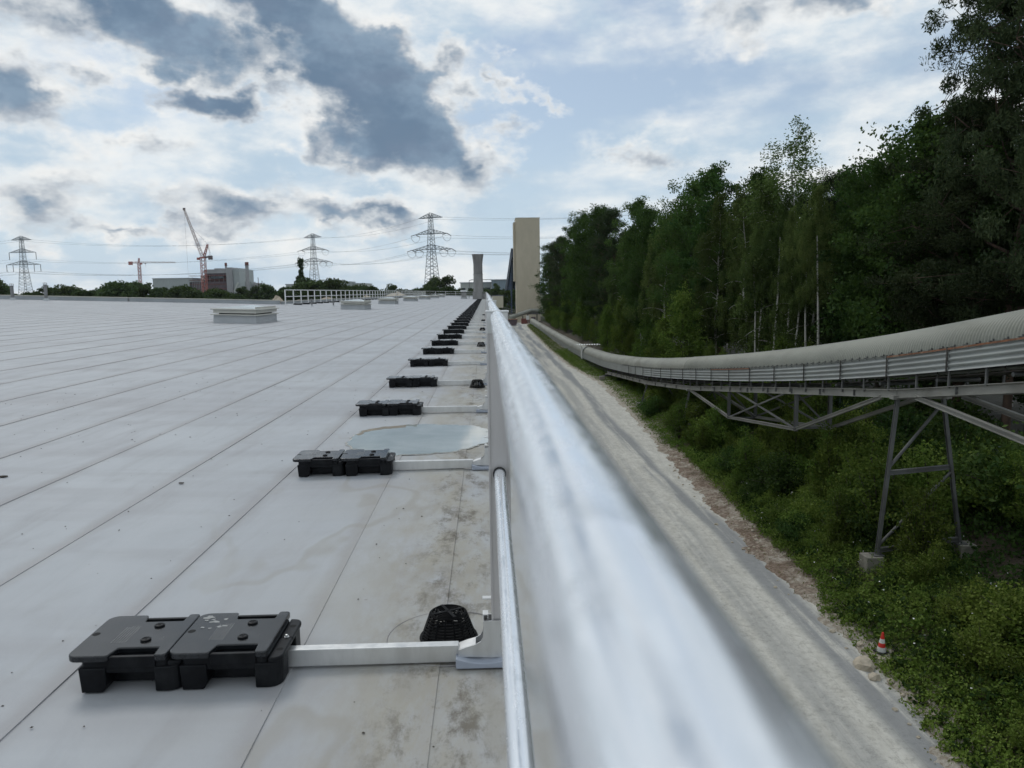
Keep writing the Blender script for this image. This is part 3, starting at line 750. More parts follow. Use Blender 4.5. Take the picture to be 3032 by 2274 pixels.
for k in range(9):
    cx, cy = rnd.uniform(-0.12, -0.02), rnd.uniform(0.0, 0.12); pts = []
    r0 = rnd.uniform(0.004, 0.014)
    for j in range(10):
        a = 2*math.pi*j/10; r = r0*rnd.uniform(0.4, 1.3); pts.append((cx+r*1.4*math.cos(a), cy+r*math.sin(a)))
    sc.prism(pts, 0.1066+0.00006*k, 0.1069+0.00006*k)
me_scuff = sc.mesh('mortar_smear', M['scuff'])
fb = MB().prism([(-0.158, -0.152), (0.148, -0.152), (0.148, 0.152), (-0.158, 0.152)], 0.089, 0.1065).box(-0.12, 0.19, -0.142, 0.142, 0.003, 0.0885)
fb.lathe([(0.017, 0.1066), (0.017, 0.112)], 8, (0.045, 0.058, 0)).lathe([(0.017, 0.1066), (0.017, 0.112)], 8, (0.045, -0.048, 0))
me_far = fb.mesh('far_ballast_block', M['black'])
BX = (-1.158, -0.850)
ORD = ['nearest', 'second', 'third', 'fourth', 'fifth', 'sixth', 'seventh', 'eighth', 'ninth', 'tenth', 'eleventh', 'twelfth']
rows = len([q_ for q_ in PY if q_ < 121])
for i in range(rows):
    for s, bxx in enumerate(BX):
        y = PY[i]
        rj = random.Random(100*i+s); jx, jy, jr = rj.uniform(-.012, .012), rj.uniform(-.012, .012), R(rj.uniform(-1.8, 1.8)*(i > 0))
        if i < 8:
            side = ('left', 'right')[s]
            extra = {0: 'left block of the nearest pair, lid scuffed grey', 1: 'right block of the nearest pair, white mortar smears on its lid'}[s] if i == 0 else f'{side} one of the {ORD[i]} pair from the camera'
            o = thing('ballast_block', f'black plastic ballast block, {extra}', 'ballast block', (bxx+jx*(i > 0), y+jy, 0), jr, 'ballast blocks along the roof edge'); o.scale.z = 1.15
            bd = place('body', me_body, o, bevel=0.004 if i < 3 else 0)
            ld = place('lid', me_lid, o, bevel=0.0035 if i < 4 else 0)
            for mb_ in me_bars: place('grip_bar', mb_, o, bevel=0.002 if i < 3 else 0)
            place('knob', me_knob, ld, (0, 0.058, 0)); place('knob', me_knob, ld, (0, -0.048, 0)); [place('bolt_hole_shade', h_, ld) for h_ in me_hole[:3 if s == 1 else 1]]
            if i < 3: place('embossed_lettering', me_text, ld)
            if s == 1 and i < 8: place('bolt', me_bolt, o)
            if i == 0 and s == 1: place('mortar_smear', me_scuff, ld)
        else:
            o = place('ballast_block', me_far, None, (bxx+jx, y+jy, 0), jr); o.scale.z = 1.15
            if i < 12: tag(o, f'black plastic ballast block, {("left", "right")[s]} one of the {ORD[i]} pair from the camera', 'ballast block', 'ballast blocks along the roof edge')
            else: tag(o, 'tiny black ballast block in the dense far end of the roof-edge row', 'ballast block', 'far ballast blocks along the roof edge')

# ---- left guard rail, along the step of the roof and across its far end
GX, GY0 = -15.15, 58.9
lg = thing('guardrail', 'distant pale guardrail following the roof step and crossing the far roof end', 'guardrail', (GX, GY0, roof_z(GX)))
LEN = 194.6-GY0
for z, nm in ((1.10, 'top_rail'), (0.60, 'middle_rail')):
    MB().tube([(0, 0, z), (0, LEN, z), (-GX-0.2, LEN, z-roof_z(GX))], 0.030, 8).build(nm, M['alu_white'], lg, smooth=50)
me_lp = MB().box(-0.04, 0.04, -0.035, 0.035, 0.0, 1.13).mesh('post', M['alu_white'])
for k in range(int(LEN/2.5)+1): place('post', me_lp, lg, (0, 2.5*k, 0))
for k in range(1, 7): place('post', me_lp, lg, (2.5*k, LEN, roof_z(GX+2.5*k)-roof_z(GX)))
me_larm = MB().box(0.04, 1.3, -0.02, 0.02, 0.006, 0.064).mesh('arm', M['alu_white'])
for k in range(0, 34):
    y = GY0+2.5*k
    place('arm', me_larm, lg, (0, 2.5*k, 0))
    for q in (0.81, 1.12):
        o = place('ballast_block', me_far, None, (GX+q, y, roof_z(GX+q)), math.pi)
        o.rotation_euler.y = math.atan(SLOPE)*-1
        tag(o, 'small black ballast block inside the distant left guardrail', 'ballast block', 'ballast blocks of the distant left guardrail')

# ================================================================ roof fittings
def drain_parts(name, label, loc, full=True):
    t_ = thing(name, label, 'roof drain', loc, 0.3)
    cage = MB()
    def rad(z): return 0.104-0.036*(z/0.092)
    nr = 10 if full else 5
    for i in range(nr):
        z = 0.004+0.084*i/(nr-1) if full else 0.004+0.084*i/(nr-1)
        cage.tube([(rad(z)*math.cos(2*math.pi*j/32), rad(z)*math.sin(2*math.pi*j/32), z) for j in range(32)], 0.0030, 5, closed=True)
    for j in range(16):
        a = 2*math.pi*j/16
        cage.bar((rad(0)*math.cos(a), rad(0)*math.sin(a), 0), (rad(0.092)*math.cos(a), rad(0.092)*math.sin(a), 0.090), 0.006, 0.005)
    cage.build('cage', M['drain'], t_, smooth=50)
    top = MB()
    for r in (0.064, 0.051, 0.039, 0.027, 0.015):
        top.tube([(r*math.cos(2*math.pi*j/28), r*math.sin(2*math.pi*j/28), 0.091) for j in range(28)], 0.0032, 5, closed=True)
    for a in (0.15, 0.15+math.pi/2):
        c, s = 0.065*math.cos(a), 0.065*math.sin(a); top.bar((-c, -s, 0.0935), (c, s, 0.0935), 0.012, 0.004)
    top.build('top_grille', M['drain'], t_, smooth=50)
    MB().lathe([(0.112, 0.0), (0.110, 0.005), (0.085, 0.006), (0.080, 0.002)], 32).build('flange', M['drain'], t_, smooth=40)
    MB().lathe([(0.078, 0.004), (0.001, 0.0042)], 24).build('sump', M['hole_shade'], t_)
    MB().tube([(0.235*math.cos(2*math.pi*j/48), 0.235*math.sin(2*math.pi*j/48), -0.0016) for j in range(48)], 0.0020, 5, closed=True).build('collar_weld', M['lapdirt'], t_)
    return t_
d0 = drain_parts('roof_drain', 'black domed cage roof drain behind the nearest guardrail arm', (-0.155, 2.625, 0)); d0.scale = (0.93, 0.93, 1.0)
for y, lb in ((9.85, 'black roof drain cage mostly hidden behind the fourth guardrail arm'), (17.3, 'second clearly visible black drain cage, beside the seventh post'), (24.4, 'black drain cage next beyond the one beside the seventh post'),
              (31.5, 'small far black drain cage, third visible along the posts'), (38.7, 'tiny far black drain cage, fourth visible along the posts')):
    clone(d0, (-0.135, y, 0), 0.2, lb)

def water_mat():
    mt, t, b = newmat('puddle_water')
    g = t.n('ShaderNodeNewGeometry').outputs['Position']
    n = t.noise(g, 2.2, 6, 0.65, 0.4)
    t.put(b.inputs['Base Color'], t.mix(t.step(n, 0.35, 0.7), (0.36, 0.39, 0.36), (0.46, 0.48, 0.45)))
    setp(b, rough=0.03, spec=0.5); b.inputs['IOR'].default_value = 2.1
    t.put(b.inputs['Normal'], t.bump(t.noise(g, 1.2, 2, 0.5), 0.02, 0.02))
    return mt
M['water'] = water_mat()
M['brownstrip'] = simple('puddle_brown', (0.19, 0.155, 0.105), 0.5, 0, 0.2, 9, 0.2, 50)
M['scum'] = simple('dried_scum', (0.40, 0.39, 0.36), 0.85, 0, 0.3, 30)
def puddle(cx, cy, rx, ry, seed, label, name='puddle'):
    rr = random.Random(seed); ph = [rr.uniform(0, 6.28) for _ in range(6)]
    def rim(k, n=240):
        out = []
        for j in range(n):
            a = 2*math.pi*j/n
            w = 1+0.05*math.sin(2*a+ph[0])+0.035*math.sin(3*a+ph[1])+0.02*math.sin(7*a+ph[2])+0.014*math.sin(17*a+ph[3])+0.010*math.sin(31*a+ph[4])+0.008*math.sin(47*a+ph[5])
            c, s = math.cos(a), math.sin(a); e = 0.92
            out.append((rx*k*w*math.copysign(abs(c)**e, c), ry*k*w*math.copysign(abs(s)**e, s)))
        return out
    t_ = thing(name, label, 'puddle', (cx, cy, 0.0))
    MB().prism(rim(1.0), 0.0004, 0.0040).build('water', M['water'], t_)
    MB().prism(rim(1.025), 0.0002, 0.0012).build('silt_rim', M['scum'], t_)
    if rx > 0.4:
        MB().prism([(p[0]*0.985, p[1]*0.985) for p in rim(1.0)[72:112]] + [(p[0]*0.93, p[1]*0.80) for p in rim(1.0)[72:112]][::-1], 0.0041, 0.0052).build('brown_strip', M['brownstrip'], t_)  # brown strip just inside the puddle's far left rim
    return t_
puddle(-0.575, 6.42, 0.575, 0.70, 4, 'large shallow rain puddle mirroring the sky between guardrail arms')
puddle(-0.10, 20.9, 0.30, 0.30, 9, 'small bright puddle far along the roof beside the guardrail')
M['leafdry'] = simple('dead_leaf', (0.035, 0.028, 0.02), 0.9)
rr = random.Random(21)
for (x, y, s, lb) in ((0.055, 2.08, 0.010, 'tiny black beetle-sized crumb on the membrane near the middle rail'), (-3.18, 5.02, 0.035, 'dark dead leaf on the membrane at the left frame edge'), (-1.98, 4.9, 0.02, 'small curled dark scrap on the open membrane')):
    pts = [(s*math.cos(2*math.pi*j/9)*rr.uniform(.5, 1.1), 0.6*s*math.sin(2*math.pi*j/9)*rr.uniform(.6, 1.1)) for j in range(9)]
    o = MB().prism(pts, 0.001, 0.004+0.1*s).build('debris', M['leafdry']); o.location = (x, y, roof_z(x)); tag(o, lb, 'debris')

rg_ = np.random.default_rng(31); gv, gf = [], []
for _ in range(330):       # grit and crumbs lying on the membrane
    gx, gy = -rg_.uniform(0.05, 1)**0.8*5.5+0.4, 1.7+rg_.uniform()**1.6*9
    s_ = rg_.uniform(0.002, 0.0055)*(1+0.10*gy); o_ = len(gv); z_ = roof_z(gx)+0.0005
    a_ = rg_.uniform(0, 6.28)
    gv += [(gx+s_*math.cos(a_+k*1.57)*rg_.uniform(.5, 1.2), gy+s_*math.sin(a_+k*1.57)*rg_.uniform(.5, 1.2), z_) for k in range(4)] + [(gx, gy, z_+s_*0.6)]
    gf += [(o_, o_+1, o_+4), (o_+1, o_+2, o_+4), (o_+2, o_+3, o_+4), (o_+3, o_, o_+4)]
gr_ = place('roof_grit', mesh_np('roof_grit', np.array(gv), np.array(gf), M['leafdry'])); struct(gr_, 'stuff'); gr_['label'] = 'fine dark grit scattered over the near roof membrane'; gr_['category'] = 'grit'
def skylight():
    t_ = thing('skylight', 'x', 'skylight', (0, 0, 0), 0, 'roof skylights in a row')
    w, l = 1.45, 2.70
    MB().add([(x*(w/2+0.02*q), y*(l/2+0.02*q), z) for q, z in ((1, -0.05), (0, 0.27)) for y in (-1, 1) for x in (-1, 1)], [(0, 2, 3, 1), (4, 5, 7, 6), (0, 1, 5, 4), (2, 6, 7, 3), (0, 4, 6, 2), (1, 3, 7, 5)]).build('kerb', M['flash'], t_)
    MB().box(-w/2-0.09, w/2+0.09, -l/2-0.09, l/2+0.09, 0.272, 0.305).build('kerb_flange', M['skyframe'], t_)
    MB().box(-w/2+0.14, w/2-0.14, -l/2+0.14, l/2-0.14, 0.307, 0.345).build('gap_shade', M['hole_shade'], t_); MB().box(-w/2-0.01, w/2+0.01, -l/2-0.01, l/2+0.01, 0.345, 0.46).build('frame', M['skyframe'], t_)  # black core painted in as shade of the recess below the frame
    MB().box(-w/2-0.085, w/2+0.085, -l/2-0.085, l/2+0.085, 0.462, 0.505).build('frame_rim', M['skyframe'], t_, bevel=0.01)
    MB().add([(x*(w/2-0.02), y*(l/2-0.02), 0.507) for y in (-1, 1) for x in (-1, 1)] + [(0, -0.8, 0.60), (0, 0.8, 0.60)], [(0, 1, 4), (2, 5, 3), (0, 4, 5, 2), (1, 3, 5, 4), (0, 2, 3, 1)]).build('glazing', M['skydome'], t_)
    MB().box(w/2-0.03, w/2-0.012, -l/2+0.05, l/2-0.05, 0.507, 0.57).build('side_trim', M['skyframe'], t_)
    return t_
s0 = skylight(); SX = -8.80
s0.location = (SX, 28.6, roof_z(SX)+0.0); s0['label'] = 'nearest cream framed roof skylight on a grey kerb, left of centre'
s0.rotation_euler.y = math.atan(SLOPE)
for k, lb in enumerate(('second nearest cream roof skylight, in front of the distant guardrail', 'third roof skylight of the row, half as large as the second', 'fourth roof skylight of the row', 'fifth small roof skylight of the row', 'sixth small far roof skylight', 'seventh tiny roof skylight before the far roof end')):
    c = clone(s0, (SX+0.5*(k == 0), 49.6+20.4*k, roof_z(SX)), 0, lb); c.rotation_euler.y = math.atan(SLOPE)
def flue(loc, label, h=0.95):
    t_ = thing('roof_flue', label, 'flue', loc)
    MB().lathe([(0.25, -0.03), (0.22, 0.05), (0.135, 0.14), (0.13, 0.18)], 20).build('flashing_cone', M['flash'], t_, smooth=40)
    MB().lathe([(0.115, 0.12), (0.115, h)], 20).build('pipe', M['vent'], t_, smooth=40)
    MB().lathe([(0.14, h-0.02), (0.14, h+0.04)], 20).build('collar', M['vent'], t_, smooth=40)
    b = MB()
    for j in range(6): a = math.pi*j/3; b.bar((0.12*math.cos(a), 0.12*math.sin(a), h), (0.12*math.cos(a), 0.12*math.sin(a), h+0.14), 0.02)
    b.build('cowl_stays', M['vent'], t_)
    MB().lathe([(0.15, h+0.14), (0.145, h+0.16), (0.02, h+0.19)], 20).build('cowl', M['vent'], t_, smooth=40)
flue((-34.4, 57.4, roof_z(-34.4)), 'grey metal flue at the far left edge of the roof', 1.0)
flue((-31.9, 57.2, roof_z(-31.9)), 'second grey metal flue, slightly right of the leftmost one', 1.12)
def small_post(x, y, label, h=0.55):
    t_ = thing('anchor_post', label, 'anchor post', (x, y, roof_z(x)))
    MB().tube([(0, 0, 0), (0, 0, h)], 0.05, 10).build('stem', M['vent'], t_, smooth=50); MB().lathe([(0.16, 0), (0.07, 0.08)], 12).build('foot', M['flash'], t_)
    MB().lathe([(0.07, h), (0.07, h+0.04)], 10).build('top', M['vent'], t_)
small_post(-12.2, 54.5, 'short grey anchor post left of the second skylight', 0.5); small_post(-11.0, 56.0, 'short grey anchor post just left of the second skylight', 0.5)
small_post(-2.9, 132, 'short post between the vent stack and the concrete chimney', 0.5)
vt = thing('vent_stack', 'square grey vent stack with a pale hood left of the concrete chimney', 'vent', (-3.75, 131, roof_z(-3.75)))
MB().box(-0.55, 0.55, -0.55, 0.55, -0.03, 0.25).build('plinth', M['flash'], vt); MB().box(-0.42, 0.42, -0.42, 0.42, 0.25, 1.05).build('shaft', M['concrete'], vt)
MB().box(-0.38, 0.38, -0.38, 0.38, 1.052, 1.16).build('louvre', M['hole_shade'], vt); MB().box(-0.55, 0.55, -0.55, 0.55, 1.162, 1.46).build('hood', M['alu_white'], vt)
# concrete chimney
ch = thing('concrete_chimney', 'grey concrete chimney with flared top standing at the end of the ballast row', 'chimney', (-1.1, 126.2, 0))
MB().box(-0.92, 0.62, -1.4, 1.4, -0.02, 1.25).box(0.64, 1.25, -1.2, 1.2, -0.02, 0.95).build('base', M['concrete'], ch)
def oct_ring(z, w):
    c = w*0.30; return [(x, y, z) for x, y in ((-w, -w+c), (-w+c, -w), (w-c, -w), (w, -w+c), (w, w-c), (w-c, w), (-w+c, w), (-w, w-c))]
def loft(rings):
    b = MB(); n = len(rings[0]); vs = [p for r_ in rings for p in r_]
    fs = [(i*n+j, i*n+(j+1) % n, (i+1)*n+(j+1) % n, (i+1)*n+j) for i in range(len(rings)-1) for j in range(n)]
    fs += [tuple(range(n-1, -1, -1)), tuple((len(rings)-1)*n+j for j in range(n))]
    return b.add(vs, fs)
loft([oct_ring(1.252, 0.80), oct_ring(3.90, 0.735)]).build('lower_shaft', M['concrete'], ch)
loft([oct_ring(3.902, 0.80), oct_ring(4.02, 0.80)]).build('collar', M['concrete'], ch)
loft([oct_ring(4.022, 0.735), oct_ring(5.6, 0.73), oct_ring(6.4, 0.80), oct_ring(7.25, 0.94)]).build('flared_top', M['concrete_dark'], ch)
for p in ch.children: p.location.x = -0.15

# ================================================================ conveyor beside the road
CXC, HW = 13.3, 0.78
_cy = np.array([0, 4, 10, 14, 18.7, 20.7, 22.9, 27.2, 33.6, 39.8, 48.8, 57, 66.9, 82, 100.9, 120, 148.6, 190, 226])
_cz = np.array([3.55, 2.95, 1.98, 1.34, .57, .24, -.11, -.72, -1.52, -2.22, -3.14, -3.92, -4.68, -5.6, -6.20, -6.48, -6.62, -6.68, -6.70])
_fy = np.linspace(0, 226, 1131); _fz = np.interp(_fy, _cy, _cz)
for _ in range(3):
    k_ = 12; _fz = np.convolve(np.pad(_fz, k_, mode='reflect', reflect_type='odd'), np.ones(2*k_+1)/(2*k_+1), 'valid')
def ctop(y): return float(np.interp(y, _fy, _fz))
cv = thing('belt_conveyor', 'long covered belt conveyor with ribbed galvanised hood rising on a trestle beside the forest', 'conveyor', (0, 0, 0))
HOODH, PANH = 0.80, 0.63
def hood_section(y0, y1, rib):
    arcs = 18
    if rib: ys_ = np.arange(y0, y1+0.001, 0.01625)
    else: ys_ = np.linspace(y0, y1, max(2, int((y1-y0)/0.6)+1))
    v = []
    for y in ys_:
        e = 0.040*abs(math.sin(math.pi*y/0.13))-0.020 if rib else 0.0
        for j in range(arcs+1):
            a = math.pi*j/arcs
            v.append((CXC-(HW+e)*math.cos(a), y, ctop(y)-HOODH+(HOODH+e)*(math.sin(a)**0.9)))
    n = arcs+1
    f = np.array([[i*n+j, i*n+j+1, (i+1)*n+j+1, (i+1)*n+j] for i in range(len(ys_)-1) for j in range(arcs)])
    return mesh_np('hood', np.array(v), f, M['hood'], True)
PL_ = 3.12
y = 11.0; segs = []
while y < 224: segs.append((y, min(y+PL_, 224))); y += PL_
rj = random.Random(5)
me_stub = MB().box(-0.025, 0.025, -0.03, 0.03, -1.86, -HOODH-PANH+0.03).mesh('stub_post', M['legsteel'])
for i, (a, b) in enumerate(segs):
    h = place('hood_section', hood_section(a+0.004, b-0.004, a < 47), cv)
    # four-wave side sheets, left and right
    for s in (-1, 1):
        prof = []
        nk = 24 if a < 60 else 8
        for k in range(nk+1):
            t_ = k/nk; prof.append((s*(HW+0.03+0.035*math.cos(2*math.pi*4*t_)*(1 if a < 60 else .6)), -HOODH+0.03-PANH*t_))
        ys_ = np.linspace(a+0.02, b-0.02, 5 if a < 60 else 3)
        v = np.array([(CXC+p[0], yy, ctop(yy)+p[1]) for yy in ys_ for p in prof]); n = len(prof)
        f = np.array([[r_*n+q, r_*n+q+1, (r_+1)*n+q+1, (r_+1)*n+q] for r_ in range(len(ys_)-1) for q in range(n-1)])
        place('side_panel', mesh_np('side_panel', v, f, M['panel'], True), cv)
    if i in (2, 3, 8, 9):
        v = []
        for yy in np.linspace(a+0.03, b-0.03, 4):
            for dz in (0.025, -0.025): v.append((CXC-HW-0.085, yy, ctop(yy)-HOODH+dz))
        MB().add(v, [(2*q, 2*q+1, 2*q+3, 2*q+2) for q in range(3)]).build('rust_strip', M['rust'], cv, fix=False)
    if a < 70:
        for s in (-1, 1): MB().box(CXC+s*(HW+0.075)-0.012, CXC+s*(HW+0.075)+0.012, a-0.025, a+0.025, ctop(a)-HOODH-PANH, ctop(a)-HOODH+0.06).build('joint_strip', M['belt'], cv)
        cl = MB()
        for q in range(6):
            yy = a+0.26+q*0.52; cl.box(CXC-HW-0.06, CXC-HW-0.02, yy-0.012, yy+0.012, ctop(yy)-HOODH-0.02, ctop(yy)-HOODH+0.10)
            cl.box(CXC-HW-0.10, CXC-HW-0.02, yy+0.06, yy+0.09, ctop(yy)-HOODH+0.02, ctop(yy)-HOODH+0.045)
        cl.build('hood_clip', M['legsteel'], cv)
    if a < 110:
        for yy in (a, (a+b)/2):
            for s in (-1, 1): place('stub_post', me_stub, cv, (CXC+s*(HW-0.02), yy, ctop(yy)))
    else:
        ht = ctop(a)-HOODH-PANH - (ROAD_Z-0.1)
        MB().box(CXC-HW-0.2, CXC+HW+0.2, a-0.12, a+0.12, ROAD_Z-0.1, ctop(a)-HOODH-PANH+0.01).build('sleeper', M['concrete_old'], cv)
ys_ = np.arange(11, 112, 1.0)
def ribbon(z0, hw, thick, nm, mt, ya=11, yb=112, st=1.0):
    b = MB(); q = np.arange(ya, yb+0.01, st)
    b.add([(CXC+sx*hw, yy, ctop(yy)+z0+dz) for yy in q for dz in (0, thick) for sx in (-1, 1)],
          [f_ for i in range(len(q)-1) for f_ in ((4*i, 4*i+1, 4*i+5, 4*i+4), (4*i+2, 4*i+6, 4*i+7, 4*i+3), (4*i, 4*i+4, 4*i+6, 4*i+2), (4*i+1, 4*i+3, 4*i+7, 4*i+5))])
    return b.build(nm, mt, cv)
ribbon(-1.55, 0.60, 0.03, 'return_belt', M['belt'])
ribbon(-1.18, 0.50, 0.02, 'carrying_belt', M['belt'])
me_roll = MB().tube([(CXC-0.62, 0, 0), (CXC+0.62, 0, 0)], 0.06, 10).mesh('roller', M['legsteel'], 50)
for i in range(24): yy = 11.8+i*3.12; place('roller', me_roll, cv, (0, yy, ctop(yy)-1.62))
# girders: straight runs between the trestles
GZ = -1.85
nodes = [11.0, 23.05, 47.3, 60.0, 80.0]
for s in (-1, 1):
    gx = CXC+s*(HW-0.08)
    for a, b in zip(nodes, nodes[1:]):
        MB().ibeam((gx, a+0.02, ctop(a)+GZ-0.11), (gx, b-0.02, ctop(b)+GZ-0.11), 0.16, 0.26, 0.02).build('girder', M['girder'], cv)
        L = b-a; k = max(2, int(L/2.6)); me_st = MB().box(-0.078, 0.078, -0.008, 0.008, -0.11, 0.11).mesh('stiffener', M['legsteel'])
        for j in range(1, k):
            yy = a+L*j/k; zz = ctop(a)+(ctop(b)-ctop(a))*j/k+GZ-0.11
            place('stiffener', me_st, cv, (gx, yy, zz))
        # close the wedge between the sagging gallery and the straight girder
    def gz(yy, a, b): return ctop(a)+(ctop(b)-ctop(a))*(yy-a)/(b-a)+GZ-0.24
    # kingpost truss under the long span
    P0, P1, P2, P3 = (47.0, gz(47.0, 23.05, 47.3)), (39.4, gz(39.4, 23.05, 47.3)-1.35), (30.7, gz(30.7, 23.05, 47.3)-1.45), (24.0, gz(24.0, 23.05, 47.3))
    for a, b in ((P0, P1), (P1, P2), (P2, P3)):
        MB().ibeam((gx, a[0], a[1]), (gx, b[0], b[1]), 0.12, 0.13, 0.02).build('truss_chord', M['girder'], cv)
    for p in (P1, P2): MB().ibeam((gx, p[0], p[1]-0.08), (gx, p[0], gz(p[0], 23.05, 47.3)), 0.13, 0.15, 0.02, (0, 1, 0)).build('truss_post', M['legsteel'], cv)
    for a, b in ((P1, 32.0), (P2, 38.2)): MB().bar((gx, a[0], a[1]), (gx, b, gz(b, 23.05, 47.3)), 0.07).build('truss_brace', M['legsteel'], cv)
    Q0, Q1 = (22.0, gz(22.0, 11.0, 23.05)), (15.2, gz(15.2, 11.0, 23.05)-1.7)
    MB().ibeam((gx, *Q0), (gx, *Q1), 0.12, 0.14, 0.02).build('truss_chord', M['girder'], cv)
    MB().ibeam((gx, *Q1), (gx, 11.0, gz(11.0, 11.0, 23.05)-1.6), 0.12, 0.14, 0.02).build('truss_chord', M['girder'], cv)
    MB().ibeam((gx, *Q1), (gx, 15.2, gz(15.2, 11.0, 23.05)), 0.13, 0.15, 0.02, (0, 1, 0)).build('truss_post', M['legsteel'], cv)
for yy in (30.7, 39.4, 15.2):
    a_, b_ = (23.05, 47.3) if yy > 23 else (11.0, 23.05)
    zz = gz(yy, a_, b_)-1.4
    MB().bar((CXC-HW+0.1, yy, zz), (CXC+HW-0.1, yy, zz), 0.09).build('cross_tie', M['legsteel'], cv)
    MB().bar((CXC-HW+0.1, yy, gz(yy, a_, b_)), (CXC+HW-0.1, yy, zz), 0.07).build('cross_tie', M['legsteel'], cv)
for k in range(26):
    yy = 12.5+k*2.6
    MB().bar((CXC-HW+0.1, yy, ctop(yy)+GZ-0.05), (CXC+HW-0.1, yy, ctop(yy)+GZ-0.05), 0.08).build('cross_tie', M['legsteel'], cv)
def trestle(y, foot_x=(12.18, 14.82), top_x=(12.62, 14.05), mids=(0.47,)):
    zt = ctop(y)+GZ-0.26; zb = [bank_z(foot_x[0], y)+0.42, bank_z(foot_x[1], y)+0.42]
    def pt(s, t_): return Vector((top_x[s]+(foot_x[s]-top_x[s])*t_, y, zt+(zb[s]-zt)*t_))
    for s in (0, 1):
        MB().ibeam(pt(s, 0), pt(s, 1), 0.10, 0.12, 0.02, (0, 1, 0)).build('trestle_leg', M['legsteel'], cv)
        MB().box(foot_x[s]-0.17, foot_x[s]+0.17, y-0.17, y+0.17, zb[s]-0.001, zb[s]+0.025).build('base_plate', M['legsteel'], cv)
        fx = foot_x[s]+(-0.16 if s == 0 else 0.16)
        MB().box(fx-0.27, fx+0.27, y-0.27, y+0.27, zb[s]-1.0, zb[s]-0.003).build('footing', M['concrete_old'], cv, bevel=0.02)
    MB().box(top_x[0]-0.2, top_x[1]+0.2, y-0.12, y+0.12, zt-0.02, zt+0.10).build('cap_beam', M['girder'], cv)
    lv = [0.0]+list(mids)+[0.97]
    for i, t_ in enumerate(lv[1:]):
        MB().ibeam(pt(0, t_), pt(1, t_), 0.12, 0.14, 0.02).build('trestle_tie', M['legsteel'], cv)
    for i in range(len(lv)-1):
        MB().tube([pt(0, lv[i+1]-0.03), pt(1, lv[i]+0.03)], 0.05, 8).build('trestle_brace', M['legsteel'], cv, smooth=50)
trestle(23.05)
trestle(47.3, mids=())
for yy in (60.0, 80.0):
    trestle(yy, mids=())
# canopy over the tail pulley hatch
hc = thing('hatch_canopy', 'small white corrugated canopy over the conveyor hatch', 'canopy', (CXC, 100.5, ctop(100.5)))
MB().grid(40, 1, lambda u, v: (-1.5+3.0*u, -0.6+1.2*v, 0.32+0.05*math.sin(u*2*math.pi*9))).build('roof_sheet', M['conewhite'], hc, fix=False)
MB().box(-0.95, -0.86, -0.7, 0.2, -1.5, 0.1).build('side_box', M['alu_white'], hc)
MB().add([(-(HW+.08)*math.cos(math.pi*j/16), yy, -HOODH+(HOODH+.08)*math.sin(math.pi*j/16)) for yy in (-0.3, 0.3) for j in range(17)], [(j, j+1, 18+j, 17+j) for j in range(16)]).build('collar', M['alu_white'], hc)
for sx in (-1.3, 1.3): MB().bar((sx, 0, 0.27), (sx*0.5, 0, -0.1), 0.05).build('stay', M['alu_white'], hc)

# ================================================================ wire fence behind the conveyor
PANEL = 2.5
fm = MB()
for k in range(17): fm.box(-0.004, 0.004, k*PANEL/16-0.004, k*PANEL/16+0.004, 0.05, 1.9)
for k in range(12): fm.box(-0.0041, 0.0041, 0, PANEL, 0.08+k*0.16-0.004, 0.08+k*0.16+0.004)
me_fpan = fm.mesh('mesh_panel', M['fence']); me_fp = MB().box(-0.035, 0.035, -0.035, 0.035, -0.4, 2.0).mesh('fence_post', M['fence'])
fn = thing('wire_fence', 'green wire mesh fence behind the conveyor at the forest edge', 'fence', (18.3, 14, 0))
for k in range(82):
    yy = 14+PANEL*k; z = bank_z(18.3, min(yy, 255))
    place('fence_post', me_fp, fn, (0, PANEL*k, z)); place('mesh_panel', me_fpan, fn, (0, PANEL*k, z))

# ================================================================ cone, stones
cz_ = bank_z(10.03, 18.55)
cn = thing('traffic_cone', 'red and white striped traffic cone standing in the weeds beside the road', 'traffic cone', (10.03, 18.55, cz_+0.02), 0.4)
def cr(z): return 0.118-0.088*(z/0.50)
MB().box(-0.14, 0.14, -0.14, 0.14, -0.02, 0.025).build('base', M['rubber'], cn, bevel=0.01)
for a, b, mt, nm in ((0.026, 0.145, 'conewhite', 'white_band'), (0.145, 0.255, 'conered', 'red_band'), (0.255, 0.365, 'conewhite', 'white_band'), (0.365, 0.53, 'conered', 'red_tip')):
    MB().lathe([(cr(a), a+0.0003), (cr(b), b)], 24, caps=(b > 0.5)).build(nm, M[mt], cn, smooth=40)
cn.rotation_euler.x = R(3)
def stone(x, y, r, seed, label, mat='stone', group=None):
    bm = bmesh.new(); bmesh.ops.create_icosphere(bm, subdivisions=2, radius=1.0)
    for v in bm.verts:
        p = v.co; k = 1+0.34*vnoise(p.x*1.3+seed, p.y*1.3+p.z, 1.9, seed)+0.17*vnoise(p.x*1.2+p.z, p.y-p.z, 5, seed)
        v.co = Vector((p.x*k*1.15, p.y*k, p.z*k*0.7))*r
    me = bpy.data.meshes.new('stone'); bm.to_mesh(me); bm.free(); me.materials.append(M[mat])
    o = place('stone', me, None, (x, y, max(bank_z(x, y), ROAD_Z)+r*0.22), seed)
    return tag(o, label, 'stone', group)
stone(9.35, 18.05, 0.24, 1, 'pale beige limestone boulder at the road edge near the cone')
stone(9.30, 17.45, 0.15, 2, 'smaller limestone lump just below the pale boulder')
stone(11.2, 14.6, 0.16, 3, 'light stone half buried in the weeds at lower right')
rj = random.Random(11)
